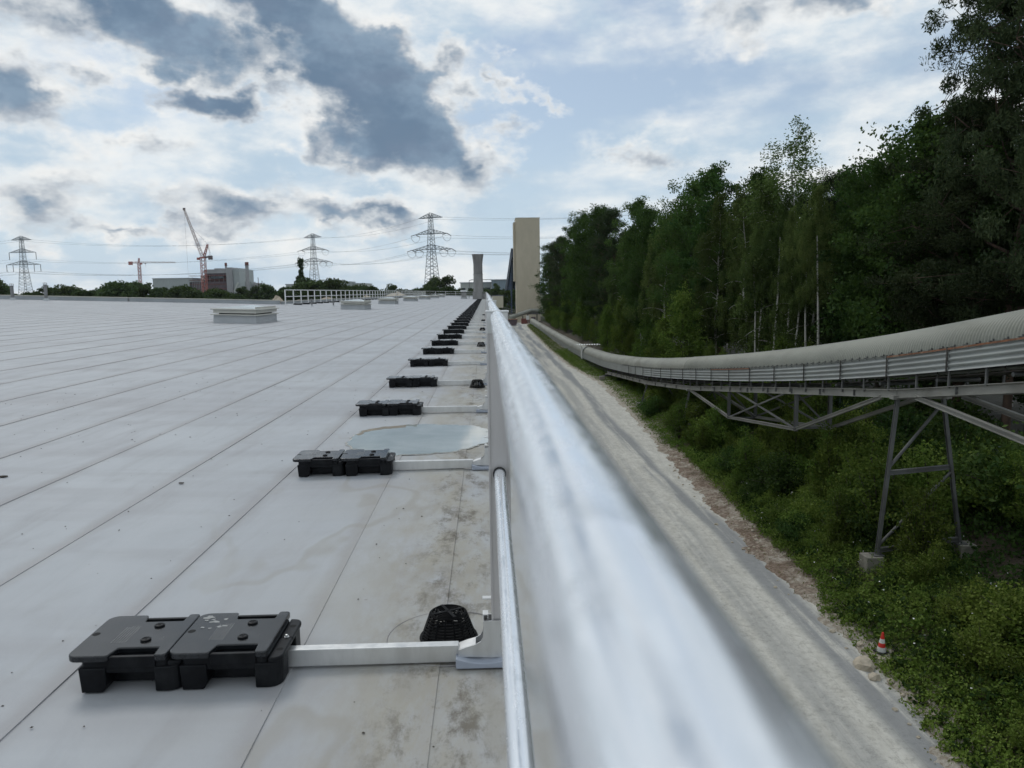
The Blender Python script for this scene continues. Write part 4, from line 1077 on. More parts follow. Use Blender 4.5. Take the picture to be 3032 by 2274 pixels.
for k in range(60):
    yy = rj.uniform(13, 46); xx = road_edge(yy)+rj.uniform(-0.35, 0.75)
    stone(xx, yy, rj.choice((0.03, 0.04, 0.05, 0.06, 0.08)), k+5, 'small broken stone scattered along the road edge', 'stone', 'stones along the road edge')

# ================================================================ end of the road
TZ = ROAD_Z
tw = thing('beige_tower', 'tall plain beige clad tower at the end of the road', 'tower', (12.85, 239.0, TZ))
def tp(x0, x1, y0, y1, z0, z1, dx=0): return [(x0, y0, z0), (x1, y0, z0), (x1, y1, z0), (x0, y1, z0), (x0+dx, y0, z1), (x1-dx, y0, z1), (x1-dx, y1, z1), (x0+dx, y1, z1)]
HEX = [(0, 3, 2, 1), (4, 5, 6, 7), (0, 1, 5, 4), (1, 2, 6, 5), (2, 3, 7, 6), (3, 0, 4, 7)]
MB().add(tp(-3.62, 3.62, -4, 4, 0, 31.25), HEX).build('shaft', M['tower'], tw)
MB().add(tp(-3.66, 3.66, -4.04, 4.04, 31.252, 31.45), HEX).build('roof_rim', M['cap'], tw)
MB().box(-4.25, -3.63, -2.6, 3.2, 12.5, 30.2).build('side_shaft', M['tower'], tw)
ig = thing('inclined_gallery', 'steep blue steel conveyor gallery with pale roof behind the beige tower', 'conveyor', (9.6, 243.5, TZ))
a0, a1 = Vector((0.1, 0, 22.6)), Vector((-0.4, 74, 8.0))
def galp(q, dz, w0, w1, mt, nm):
    vs = [(p.x+sx, p.y, p.z+z) for p in (a0, a1) for z in dz for sx in (w0, w1)]
    MB().add(vs, [(0, 1, 3, 2), (4, 6, 7, 5), (0, 4, 5, 1), (2, 3, 7, 6), (0, 2, 6, 4), (1, 5, 7, 3)]).build(nm, M[mt], ig)
galp(0, (0, 0.25), -1.7, 1.7, 'galleryroof', 'gallery_roof'); galp(0, (-2.6, -0.01), -1.55, 1.55, 'bluesteel', 'gallery_side')
for k in range(6):
    t_ = (k+0.5)/6; p = a0.lerp(a1, t_)
    for sx in (-1.5, 1.5): MB().bar((p.x+sx, p.y, 0), (p.x+sx*0.8, p.y, p.z-2.6), 0.35).build('gallery_leg', M['bluesteel'], ig)
for k in range(5):
    p, q = a0.lerp(a1, (k+0.5)/6), a0.lerp(a1, (k+1.5)/6)
    MB().bar((p.x-1.5, p.y, 0.5), (q.x-1.3, q.y, q.z-3), 0.22).build('gallery_brace', M['bluesteel'], ig)
dl = thing('drive_house', 'small grey drive house with railing on the lower gallery end', 'cabin', (8.4, 322, TZ))
MB().box(-2.4, 2.2, -3, 3, 4.6, 8.0).build('wall', M['darkclad'], dl)
MB().prism([(-2.6, 8.0), (2.4, 8.0), (2.4, 8.9)], -3.1, 3.1, 'y').build('roof', M['galleryroof'], dl)
for sx in (-2.2, 2.0):
    for sy in (-2.6, 2.6): MB().bar((sx, sy, 0), (sx, sy, 4.6), 0.3).build('leg', M['bluesteel'], dl)
pf = MB()
for z in (8.9, 9.5, 10.1): pf.bar((-2.4, -3, z), (0, -3, z), 0.08)
for x in (-2.4, -1.2, 0): pf.bar((x, -3, 8.2), (x, -3, 10.1), 0.08)
pf.build('railing', M['bluesteel'], dl)
cb = thing('cream_cabin', 'cream clad box cabin on legs beside the far roof corner', 'cabin', (3.0, 202, TZ))
MB().box(-1.45, 1.42, -2, 2, 5.3, 8.42).build('wall', M['cream'], cb); MB().box(-1.55, 1.52, -2.1, 2.1, 8.422, 8.55).build('roof', M['bluesteel'], cb)
for sx in (-1.2, 1.2):
    for sy in (-1.7, 1.7): MB().bar((sx, sy, 0), (sx, sy, 5.3), 0.25).build('leg', M['legsteel'], cb)
# low plant at the road end
tr = thing('transfer_conveyor', 'low grey tube conveyor crossing in front of the tower foot', 'conveyor', (0, 0, TZ))
MB().tube([(6.6, 222, 1.9), (10.5, 226, 3.0), (13.2, 229, 3.7), (17.0, 230, 3.6)], 0.62, 14).build('tube', M['hood'], tr, smooth=60)
MB().box(12.0, 18.0, 228.2, 231.6, 2.6, 3.0).build('platform', M['legsteel'], tr)
for x, y, h in ((8.3, 223.5, 1.7), (10.6, 226, 2.3), (12.2, 229, 2.6), (15, 229, 2.6), (17.6, 229, 2.6)): MB().bar((x, y, 0), (x, y, h), 0.35).build('support', M['legsteel'], tr)
MB().box(10.2, 12.0, 224.5, 227.5, 0, 1.5).box(12.4, 14.2, 225, 228, 0, 1.1).build('drive_unit', M['rustred'], tr)
MB().box(13.0, 14.2, 223.0, 224.0, 0.6, 2.0).build('tail_box', M['plantdark'], tr)
sg = thing('control_box', 'small white control box on a thin post at the conveyor end', 'control box', (11.65, 218, TZ))
MB().tube([(0, 0, 0), (0, 0, 1.5)], 0.06, 8).build('stem', M['vent'], sg); MB().box(-0.42, 0.42, -0.12, 0.12, 1.45, 2.6).build('cabinet', M['conewhite'], sg)
sk = thing('rubble_skip', 'brown steel skip parked at the end of the road', 'skip', (6.3, 214, TZ))
MB().add(tp(-1.9, 1.9, -1.2, 1.2, 0.15, 1.7, -0.35), HEX).build('body', M['plantdark'], sk); MB().box(-2.3, 2.3, -1.26, 1.26, 1.702, 1.82).build('rim', M['rust'], sk)
wl = thing('retaining_wall', 'low grey concrete wall beside the tower foot', 'wall', (4.5, 232, TZ))
MB().box(-3, 3.5, -0.2, 0.2, 0, 2.6).build('slab', M['concrete'], wl); MB().box(-3.05, 3.55, -0.26, 0.26, 2.602, 2.75).build('coping', M['concrete_old'], wl)
rl = thing('yard_railing', 'grey tube railing on the ramp left of the tower foot', 'railing', (6.6, 232, TZ+2.8))
for z in (0.5, 1.1, 1.7): MB().bar((-1.8, 0, z+0.4), (2.0, 0, z-0.6), 0.10).build('rail', M['vent'], rl)
for k in range(7): x = -1.8+3.8*k/6; MB().bar((x, 0, -0.3-k*0.15), (x, 0, 2.1-k*0.16), 0.09).build('upright', M['vent'], rl)

# ================================================================ halls on the horizon
def hall(name, label, x0, x1, y, z1, depth, mat, bays=0, capm='galleryroof'):
    t_ = thing(name, label, 'building', ((x0+x1)/2, y, TZ)); w = (x1-x0)/2
    MB().box(-w, w, 0, depth, 0, z1-TZ).build('wall', M[mat], t_)
    MB().box(-w-0.4, w+0.4, -0.4, depth+0.4, z1-TZ+0.01, z1-TZ+0.5).build('roof', M[capm], t_)
    for k in range(bays):
        x = -w+2*w*(k+0.5)/bays; MB().box(x-w/bays*0.55, x+w/bays*0.55, -0.12, 0.02, z1-TZ-4.2, z1-TZ-2.6).build('window', M['glass'], t_)
    return t_
hall('factory_hall', 'pale grey hall behind the concrete chimney', -13.8, -3.6, 420, 5.9, 30, 'paleclad', 3)
hall('factory_hall', 'white roofed hall between the concrete chimney and the slate hall', -3.4, 3.0, 424, 6.0, 30, 'greyclad', 2)
hall('factory_hall', 'slate blue hall left of the beige tower', 3.2, 16.0, 416, 7.2, 30, 'darkclad', 0)
pb = thing('pipe_bridge', 'thin raised pipe crossing above the distant halls', 'pipe', (0, 418.5, TZ))
MB().tube([(-9, 0, 15.4), (-8, 0, 15.9), (3.0, 0, 15.9)], 0.18, 8).build('pipe', M['vent'], pb); MB().bar((-9, 0, 0), (-9, 0, 15.4), 0.3).build('mast', M['vent'], pb)
hall('factory_hall', 'pale hall partly hidden behind the middle pylon and poplar', -133, -119.5, 520, 7.6, 40, 'paleclad', 0)
hall('factory_hall', 'long pale hall right of the middle pylon', -109, -82, 520, 7.6, 40, 'paleclad', 4)
hall('factory_hall', 'lower pale hall roof above the trees right of the middle pylon', -98, -89, 512, 8.7, 20, 'greyclad', 0)
hall('factory_hall', 'wide windowless grey-green hall left of the red crane', -275, -243, 650, 15.5, 60, 'greyclad', 0)
# power plant under construction
pp = thing('power_plant', 'grey power plant block under construction behind the red crane', 'building', (-225, 650, TZ))
def ppz(z): return z-TZ
MB().box(-20, 10.5, 0, 40, 0, ppz(12.5)).build('lower_block', M['plantdark'], pp)
MB().box(-8, 10.4, 1.5, 40, ppz(12.5), ppz(22.3)).build('upper_block', M['plantdark'], pp)
MB().box(-8.4, 10.8, 1.0, 40.4, ppz(19.4), ppz(22.6)).build('upper_cladding', M['plantgrey'], pp)
MB().box(10.6, 15.6, -1, 40, 0, ppz(24.0)).build('stair_tower', M['plantgrey'], pp)
MB().box(15.7, 20.8, 0.5, 40, 0, ppz(22.8)).build('clad_block', M['greyclad'], pp)
MB().box(-1, 6, 5, 20, ppz(22.61), ppz(23.6)).build('roof_plant', M['plantgrey'], pp)
rg = random.Random(8)
for k in range(15):
    x = -7.6+k*1.25; MB().box(x, x+0.35, 1.1, 1.45, ppz(2), ppz(18)).build('column', M['rustred' if k % 3 else 'plantgrey'], pp)
for z in (6.5, 10.2, 13.8, 17.2): MB().box(-20, 10.4, -0.3, 1.09, ppz(z), ppz(z)+0.4).build('scaffold_deck', M['rustred'], pp)
for k in range(9): x = -19+k*1.4; MB().box(x, x+0.25, -0.35, -0.1, 0, ppz(12.4+rg.uniform(0, 4))).build('scaffold_pole', M['plantgrey'], pp)
MB().box(-11, -8.6, 0.5, 3, ppz(12.6), ppz(17.6)).build('white_tank', M['conewhite'], pp)
MB().box(-2, 8, -0.5, -0.1, ppz(15.0), ppz(17.0)).build('glazed_band', M['glass'], pp)
def stack(x, y, z1, r, label):
    t_ = thing('smokestack', label, 'chimney', (x, y, TZ))
    MB().lathe([(r*1.25, 0), (r, z1-TZ-2.4)], 18).build('shaft', M['plantgrey'], t_, smooth=40)
    MB().lathe([(r*1.05, z1-TZ-2.4), (r*1.12, z1-TZ-0.3), (r*0.9, z1-TZ)], 18).build('red_top', M['rustred'], t_, smooth=40)
    MB().lathe([(r*1.5, z1-TZ-2.6), (r*1.5, z1-TZ-2.35)], 18).build('gallery', M['plantdark'], t_)
stack(-194.4, 640, 27.8, 1.35, 'slender grey smokestack with red top right of the plant'); stack(-219.5, 665, 28.5, 0.9, 'short red topped smokestack on the plant roof')
aux = thing('process_plant', 'low jumble of pale process buildings right of the smokestack', 'building', (-190, 645, TZ))
for k, (x, w, z) in enumerate(((-12, 4, 8.5), (-5.5, 5, 12), (1, 3.5, 11), (5.5, 3, 10))): MB().box(x-w/2, x+w/2, -k*0.7, 12, 0, ppz(z)).build('block', M[('paleclad', 'greyclad', 'plantgrey', 'paleclad')[k]], aux)
for x, z in ((-7, 14), (3, 15.5), (6, 12.5)): MB().bar((x, -1, 0), (x, -1, ppz(z)), 0.4).build('pipe', M['plantdark'], aux)
MB().bar((-13, -2, ppz(11.5)), (-16.5, -2, ppz(4)), 1.2).build('chute', M['paleclad'], aux)

# ================================================================ cranes
def lattice(b, p0, p1, w0, w1, n, t, side=(0, 1, 0)):
    p0, p1 = Vector(p0), Vector(p1); d = (p1-p0).normalized(); s = Vector(side); s = (s-d*s.dot(d)).normalized(); u = d.cross(s)
    def c(k, i):
        w = w0+(w1-w0)*k/n; q = p0.lerp(p1, k/n); return q + s*(w/2)*(1 if i in (0, 1) else -1) + u*(w/2)*(1 if i in (0, 3) else -1)
    for i in range(4): b.bar(c(0, i), c(n, i), t)
    for k in range(n):
        for i in range(4):
            b.bar(c(k, i), c(k+1, (i+1) % 4), t*0.7)
            if k % 2 == 0: b.bar(c(k, i), c(k, (i+1) % 4), t*0.7)
lc = thing('luffing_crane', 'tall red luffing tower crane with steep lattice jib', 'crane', (-215, 600, TZ))
b = MB(); lattice(b, (0, 0, 0), (0, 0, 37.5), 3.2, 3.2, 14, 0.34); b.build('mast', M['cranered'], lc)
b = MB(); lattice(b, (0, 0, 38), (-11.8, 0, 74.4), 2.0, 1.0, 22, 0.26); b.build('jib', M['cranewhite'], lc)
b = MB(); lattice(b, (0.6, 0, 38), (4.2, 0, 48.2), 1.5, 0.9, 7, 0.28); b.build('a_frame', M['cranered'], lc)
MB().box(-2, 2, -2, 2, 37.6, 38.6).box(-4.3, -2.4, -1, 1, 36.5, 38.3).build('slewing_platform', M['cranered'], lc)
MB().box(1, 6.8, -1.2, 1.2, 38.0, 39.2).box(4.4, 7.0, -1.3, 1.3, 36.6, 39.6).build('counterweight', M['cranedark'], lc)
MB().bar((4.2, 0, 48.2), (-7.5, 0, 61.5), 0.10).bar((4.2, 0, 48.2), (6.4, 0, 39.4), 0.12).bar((4.2, 0, 48.2), (5.4, 0, 39.4), 0.12).bar((-11.8, 0, 74.4), (-11.8, 0, 20), 0.07).build('hoist_rope', M['cranedark'], lc)
MB().box(-12.6, -11.0, -0.6, 0.6, 73.6, 75.4).build('jib_head', M['cranedark'], lc)
tc_ = thing('tower_crane', 'smaller red tower crane with level jib left of the tall crane', 'crane', (-263.2, 600, TZ))
b = MB(); lattice(b, (0, 0, 0), (0, 0, 35), 1.7, 1.7, 14, 0.26); b.build('mast', M['cranered'], tc_)
b = MB(); lattice(b, (0, 0, 35), (0.2, 0, 38.5), 1.4, 0.4, 3, 0.2); b.build('apex', M['cranered'], tc_)
b = MB(); lattice(b, (0, 0, 35.2), (27.5, 0, 34.9), 1.0, 0.7, 18, 0.20); b.build('jib', M['cranewhite'], tc_)
b = MB(); lattice(b, (0, 0, 35.2), (-7.5, 0, 35.2), 1.0, 1.0, 6, 0.16); b.build('counter_jib', M['cranered'], tc_)
MB().box(-7.6, -5.0, -0.8, 0.8, 33.4, 35.9).build('counterweight', M['cranered'], tc_)
MB().box(0.8, 2.2, -0.7, 0.7, 33.6, 35.0).build('cab', M['cranered'], tc_)
MB().box(4.4, 5.2, -0.4, 0.4, 34.0, 34.6).bar((4.8, 0, 34), (4.8, 0, 32.0), 0.1).build('trolley', M['cranedark'], tc_)

# ================================================================ pylons and wires
def pylon(label, loc, rz, H, tension):
    t_ = thing('pylon', label, 'pylon', loc, rz); s = H/50.0
    b = MB(); lattice(b, (0, 0, 0), (0, 0, 0.62*H), 8.0*s, 3.2*s, 16, 0.21*s, (0, 1, 0)); b.build('lower_tower', M['pylon'], t_)
    b = MB(); lattice(b, (0, 0, 0.62*H), (0, 0, H), 3.2*s, 1.5*s, 12, 0.17*s, (0, 1, 0)); b.build('upper_tower', M['pylon'], t_)
    pts = []
    for zf, hw, wires in ((0.965, 7.3, (1,)), (0.80, 9.6, (1,)), (0.64, 12.2, (1, 0.62))):
        z = zf*H; hw *= s
        for sx in (-1, 1):
            b = MB(); bot0, bot1 = Vector((0, 0, z)), Vector((sx*hw, 0, z)); top0 = Vector((0, 0, z+0.052*H))
            for sy in (-1, 1):
                o = Vector((0, sy*0.8*s, 0)); b.bar(bot0+o, bot1, 0.26*s); b.bar(top0+o, bot1, 0.15*s)
                for k in range(5):
                    q0, q1 = bot0.lerp(bot1, k/5), bot0.lerp(bot1, (k+1)/5); r0, r1 = top0.lerp(bot1, k/5), top0.lerp(bot1, (k+1)/5)
                    b.bar(q0+o*(1-k/5), r1+o*(1-(k+1)/5), 0.14*s); b.bar(q0+o*(1-k/5), r0+o*(1-k/5), 0.14*s)
            b.build('cross_arm', M['pylon'], t_)
            for w in wires:
                p = Vector((sx*hw*w, 0, z))
                if zf > 0.9: pts.append(p); continue
                if tension:
                    for sy in (-1, 1): MB().bar(p, p+Vector((0, sy*4.2*s, -1.0*s)), 0.30*s).build('insulator', M['insul'], t_)
                    lp = [p+Vector((0, 4.2*s*math.cos(math.pi*k/10), -1.0*s-3.0*s*math.sin(math.pi*k/10))) for k in range(11)]
                    MB().tube(lp, 0.09*s, 5).build('jumper', M['wire'], t_)
                    pts.append(p+Vector((0, 0, -1.0*s)))
                else:
                    MB().bar(p, p+Vector((0, 0, -4.6*s)), 0.26*s).build('insulator', M['insul'], t_); pts.append(p+Vector((0, 0, -4.6*s)))
    mw = Matrix.Translation(loc) @ Matrix.Rotation(rz, 4, 'Z')
    return [mw @ p for p in pts]
pA = pylon('tall lattice pylon nearest the beige tower', (-27.6, 400, TZ), R(-28), 48.9, True)
pB = pylon('lattice pylon in the middle distance right of the cranes', (-110.6, 505, TZ), R(-22), 47.2, True)
pC = pylon('lattice pylon at the far left of the horizon', (-294, 505, TZ), R(-8), 47.8, False)
def wire(ps, sag, idx):
    pts = []
    for a, b in zip(ps, ps[1:]):
        for k in range(14):
            t_ = k/14; q = a.lerp(b, t_); q.z -= sag*(b-a).length/180*4*t_*(1-t_); pts.append(q)
    pts.append(ps[-1])
    return tag(MB().tube(pts, 0.05, 5, caps=False).build('power_line', M['wire'], fix=False), 'thin overhead power line strung between the three pylons', 'power line', 'overhead power lines')
for i in range(len(pA)):
    off = Vector((190, -70, 4)); l2 = Vector((-260, 60, 2))
    wire([pA[i]+off, pA[i], pB[i], pC[i], pC[i]+l2], 4.5, i)

# ================================================================ sand heaps beyond the roof
def heap(x, y, r, h, seed, label):
    b = MB()
    def fn(u, v):
        a, q = 2*math.pi*u, v; rr_ = r*q*(1+0.18*vnoise(math.cos(a)*3+seed, math.sin(a)*3, 1.0, seed))
        z = h*(0.5+0.5*math.cos(math.pi*q**0.85))*(1+0.06*vnoise(math.cos(a)*4, math.sin(a)*4+q*5, 1, seed)) - 0.2
        return (rr_*math.cos(a), rr_*math.sin(a)*0.8, z)
    b.grid(40, 14, fn); o = b.build('sand_heap', M['sand'], smooth=180, fix=False); o.location = (x, y, ROAD_Z); return tag(o, label, 'sand heap')
heap(-40.2, 150, 7, 9.2, 1, 'small pale sand heap peeking over the roof edge left of the distant guardrail')
heap(-36.0, 150, 12, 8.4, 2, 'low sand heap behind the first bays of the distant guardrail')
heap(-31.0, 152, 14, 8.8, 3, 'second sand heap behind the distant guardrail')
heap(-24.0, 155, 18, 9.0, 4, 'broad sand heap behind the middle of the distant guardrail')
heap(-21.2, 185, 22, 9.6, 5, 'long pale sand heap rising behind the far bays of the guardrail')

# ================================================================ leaves
def rhombi(c, size, rng, ratio=0.6, droop=0.0, up=0.0):
    n = len(c)
    a = rng.normal(size=(n, 3)); a[:, 2] = a[:, 2]*(1-abs(droop)) - droop
    a /= np.linalg.norm(a, axis=1)[:, None]
    b = rng.normal(size=(n, 3)); b[:, 2] *= (1-up); b -= a*(a*b).sum(1)[:, None]; b /= np.linalg.norm(b, axis=1)[:, None]
    s = (size*rng.uniform(0.65, 1.35, n))[:, None]
    v = np.stack([c+a*s, c+b*s*ratio, c-a*s, c-b*s*ratio], 1).reshape(-1, 3)
    return v, np.arange(4*n).reshape(n, 4)
def puff(rng, centre, r, n):
    p = rng.normal(size=(n, 3)); p /= np.linalg.norm(p, axis=1)[:, None]
    p *= (rng.uniform(0, 1, n)**0.45)[:, None]
    return np.array(centre) + p*np.array(r)
def tree_mesh(kind, H, R_, seed, nleaf, leaf):
    """returns trunk/limb mesh and crown mesh of one tree"""
    rng = np.random.default_rng(seed); rd_ = random.Random(seed)
    b = MB(); wob = [rng.normal(0, 0.012*H) for _ in range(8)]
    def trunk_at(t):
        k = t*6; i = int(min(5, k)); q = k-i
        return Vector(((wob[i]*(1-q)+wob[i+1]*q)*t*1.6, (wob[-i-1]*(1-q)+wob[-i-2]*q)*t*1.6, H*t))
    tr = {'birch': 0.0085, 'pine': 0.013, 'broad': 0.013, 'young': 0.009}[kind]*H
    b.tube([trunk_at(k/12) for k in range(13)], [max(0.02, tr*(1-0.93*k/12)) for k in range(13)], 8)
    cl = []
    nl = {'birch': 34, 'pine': 52, 'broad': 30, 'young': 22}[kind]
    h0 = {'birch': 0.22, 'pine': 0.18, 'broad': 0.16, 'young': 0.05}[kind]
    for k in range(nl):
        t = h0+(0.985-h0)*(k+rng.uniform(0, 0.9))/nl
        u = (t-h0)/(1-h0)
        if kind == 'pine': prof = 0.55+0.45*math.sin(math.pi*min(1, u*1.15)) if u < 0.85 else 0.45*(1-u)/0.15+0.12
        elif kind == 'birch': prof = math.sin(math.pi*min(1, 0.18+u*0.85))**0.8*0.9+0.08
        elif kind == 'young': prof = (1-u)**0.75*0.95+0.06
        else: prof = math.sin(math.pi*(0.20+0.78*u))**0.6
        L = R_*prof*rng.uniform(0.7, 1.2)
        azm = k*2.399+rng.normal(0, 0.4)
        elv = {'birch': 0.75, 'pine': 0.18+0.5*u, 'broad': 0.35+0.5*u, 'young': 0.55}[kind]+rng.normal(0, 0.12)
        p0 = trunk_at(t); pts = [p0]; d = Vector((math.cos(azm)*math.cos(elv), math.sin(azm)*math.cos(elv), math.sin(elv)))
        n = 6
        for j in range(n):
            if kind == 'birch': d.z -= 0.20
            elif kind == 'pine': d.z += 0.05
            else: d.z += 0.02
            d += Vector(rng.normal(0, 0.10, 3)); d.normalize(); pts.append(pts[-1]+d*L/n)
        r0 = max(0.012, tr*0.42*(1-u*0.8))
        b.tube(pts, [r0*(1-0.85*j/n) for j in range(n+1)], 5)
        w = L/R_
        for j in range(2, n+1):
            q = pts[j]
            m_ = 2 if kind != 'pine' else 3
            for _ in range(m_):
                off = Vector(rng.normal(0, 1, 3))*(0.16*L+0.12*R_*0.5); off.z *= 0.55
                c = q+off
                if kind == 'birch':
                    c.z -= 0.25; cl.append((c, (0.34, 0.34, 0.85), w))
                elif kind == 'pine':
                    if j >= 3:
                        b.tube([q, q+(c-q)*0.8], [0.02, 0.008], 4); cl.append((c+Vector((0, 0, 0.1)), (0.44, 0.44, 0.30), w))
                elif kind == 'young': cl.append((c, (0.26, 0.26, 0.30), w))
                else: cl.append((c, (0.62, 0.62, 0.46), w))
    tip = trunk_at(1.0)
    for _ in range(4): cl.append((tip+Vector(rng.normal(0, 0.25, 3)), (0.3, 0.3, 0.5), 0.5))
    ws = np.array([0.35+c[2] for c in cl]); ws *= rng.uniform(0.35, 1.6, len(cl)); ws /= ws.sum()
    sc = R_/3.0 if kind != 'young' else R_/1.3
    P = np.concatenate([puff(rng, c[0], np.array(c[1])*sc*rng.uniform(0.75, 1.3), max(4, int(nleaf*w))) for c, w in zip(cl, ws)])
    ratio, droop = {'birch': (0.62, 0.35), 'pine': (0.26, 0.0), 'broad': (0.62, 0.1), 'young': (0.6, 0.1)}[kind]
    v, f = rhombi(P, leaf, rng, ratio, droop)
    bark = {'birch': 'birchbark', 'pine': 'pinebark', 'broad': 'bark', 'young': 'bark'}[kind]
    return b.mesh('trunk', M[bark], 180, fix=False), mesh_np('crown', v, f, M[kind])
TREES = {}
for key, kind, H, R_, sd_, nl_, lf in (('b1', 'birch', 19, 3.3, 11, 30000, 0.085), ('b2', 'birch', 20, 2.9, 12, 26000, 0.085), ('b3', 'birch', 17, 3.0, 13, 26000, 0.085),
                                       ('bs', 'birch', 20.5, 3.0, 14, 15000, 0.075),
                                       ('p1', 'pine', 20, 4.4, 21, 140000, 0.105), ('p2', 'pine', 19, 4.0, 22, 90000, 0.105),
                                       ('d1', 'broad', 18, 4.2, 31, 32000, 0.105), ('d2', 'broad', 16, 4.6, 32, 32000, 0.105), ('d3', 'broad', 19, 3.4, 33, 28000, 0.105),
                                       ('y1', 'young', 7.0, 1.9, 41, 11000, 0.065), ('y2', 'young', 5.0, 1.5, 42, 8000, 0.06)):
    TREES[key] = (H,)+tree_mesh(kind, H, R_, sd_, nl_, lf)
NAMES = {'b': 'birch_tree', 'p': 'pine_tree', 'd': 'broadleaf_tree', 'y': 'young_tree'}
def plant_tree(key, x, y, top=None, h=None, rz=0.0, label=None, group=None, wide=1.0, zb=None):
    H, tm, cm = TREES[key]; z = (bank_z(x, min(y, 255)) if x > 8 else ROAD_Z) - 0.15 if zb is None else zb
    s = (h or (top-z))/H
    t_ = thing(NAMES[key[0]], label, 'tree', (x, y, z), rz, group)
    t_.scale = (s*wide, s*wide, s)
    place('trunk', tm, t_); place('crown', cm, t_)
    return t_
FRONT = [  # key, x, y, top, width, label
    ('p1', 21.6, 31.0, 15.2, 0.70, 'tall dark pine towering at the right edge of the photo'),
    ('p2', 21.0, 33.5, 8.9, 1.05, 'shorter dark pine just left of the towering edge pine'),
    ('d2', 21.5, 36.5, 8.3, 1.0, 'dark broadleaf tree tucked under the two pines'),
    ('d1', 21.0, 40.5, 7.6, 1.0, 'round bright green broadleaf tree left of the pines'),
    ('d3', 22.5, 45.0, 8.0, 1.0, 'broadleaf tree between the round crown and the sparse birch'),
    ('b1', 20.0, 46.5, 6.9, 1.05, 'full weeping birch in front and right of the sparse birch'),
    ('bs', 21.2, 51.5, 12.0, 1.35, 'tall sparse birch whose thin top stands out against the sky'),
    ('b3', 20.0, 53.0, 8.0, 1.1, 'weeping birch directly below the sparse birch top'),
    ('b2', 20.2, 59.5, 8.6, 1.1, 'weeping birch left of the sparse birch'),
    ('d1', 22.4, 63.5, 10.0, 0.85, 'dark pointed tree rising behind the weeping birches'),
    ('b1', 20.2, 67.0, 9.0, 0.95, 'pale olive birch right of the twin high crowns'),
    ('d3', 21.4, 73.0, 12.1, 0.95, 'tallest of the twin high crowns in mid forest edge'),
    ('d2', 21.0, 78.0, 10.9, 0.75, 'left one of the twin high crowns in mid forest edge'),
    ('b3', 19.2, 83.0, 8.6, 1.0, 'birch left below the twin high crowns'),
    ('d1', 19.5, 92.0, 10.2, 0.8, 'dark tree in the dip of the forest skyline'),
    ('d3', 19.4, 99.0, 12.1, 0.9, 'pointed dark tree left of the skyline dip'),
    ('b2', 18.6, 105.0, 9.0, 1.0, 'birch in front of the pointed dark tree'),
    ('p2', 18.8, 114.0, 12.4, 0.9, 'dark pine in the left third of the forest edge'),
    ('d2', 18.6, 126.0, 13.4, 0.8, 'rounded tree left of the forest edge pine'),
    ('d1', 18.2, 140.0, 14.2, 0.85, 'high dark tree near the far end of the forest edge'),
    ('d3', 17.8, 155.0, 13.6, 0.95, 'second dark tree from the far forest end'),
    ('p2', 17.4, 173.0, 12.6, 1.0, 'dark pine close to the beige tower'),
    ('d2', 17.2, 192.0, 11.5, 0.9, 'last broadleaf tree beside the beige tower'),
    ('d1', 17.4, 212.0, 10.6, 0.9, 'far tree half hiding the right side of the beige tower'),
]
rt_ = random.Random(77)
for key, x, y, top, wd, lb in FRONT: plant_tree(key, x, y, top=top, rz=rt_.uniform(0, 6.28), label=lb, wide=wd, group='trees of the forest edge')
keys = ['b1', 'd1', 'd2', 'b2', 'd3', 'p2', 'b3', 'p1']
for row, (xo, n) in enumerate(((23.6, 30), (27.5, 24), (32.5, 18))):
    for k in range(n):
        y = 22+ (200.0/n)*(k+rt_.uniform(0.1, 0.9))
        x = xo+rt_.uniform(-1.2, 1.2)
        lim = min(11.0, 6.2+0.055*y) if y > 30 else 7.0
        ky = rt_.choice(keys); kn = {'b': 'birch', 'p': 'pine', 'd': 'broadleaf tree'}[ky[0]]
        zn = 'behind the right end of the front row of trees' if y < 55 else 'behind the middle of the front row of trees' if y < 110 else 'behind the far left end of the front row'
        plant_tree(ky, x, y, top=lim*rt_.uniform(0.72, 0.98), rz=rt_.uniform(0, 6.28), label='shaded '+kn+' '+zn, group='shaded '+kn+' '+zn, wide=1.05)
for k in range(44):    # low young growth along the fence
    y = 24+k*4.2+rt_.uniform(-1.3, 1.3)
    if 40 < y < 56 and k % 3: continue
    if y < 37: continue
    plant_tree('y1' if k % 2 else 'y2', 17.0+rt_.uniform(-0.6, 1.6)-0.012*k, y, h=rt_.uniform(3.2, 7.8)*(0.5 if 38 < y < 58 else 1)+0.05*max(0, k-24), rz=rt_.uniform(0, 6.28), label='young leafy tree by the fence '+('right of the birch stems' if y < 42 else 'below the birch stems' if y < 75 else 'left of the birch stems' if y < 120 else 'near the beige tower'), group='young trees along the fence '+('right of the birch stems' if y < 42 else 'below the birch stems' if y < 75 else 'left of the birch stems' if y < 120 else 'near the beige tower'), wide=rt_.uniform(0.9, 1.25))
for x, y, h, lb in ((16.9, 66.0, 8.6, 'bright yellow-green young tree against the dark forest'), (16.6, 70.5, 6.5, 'smaller yellow-green young tree left of the brightest one'), (17.0, 43.5, 5.2, 'fresh green sapling above the conveyor hood'), (17.2, 40.5, 4.8, 'second fresh green sapling above the conveyor hood')):
    plant_tree('y1', x, y, h=h, rz=rt_.uniform(0, 6), label=lb, wide=1.15)
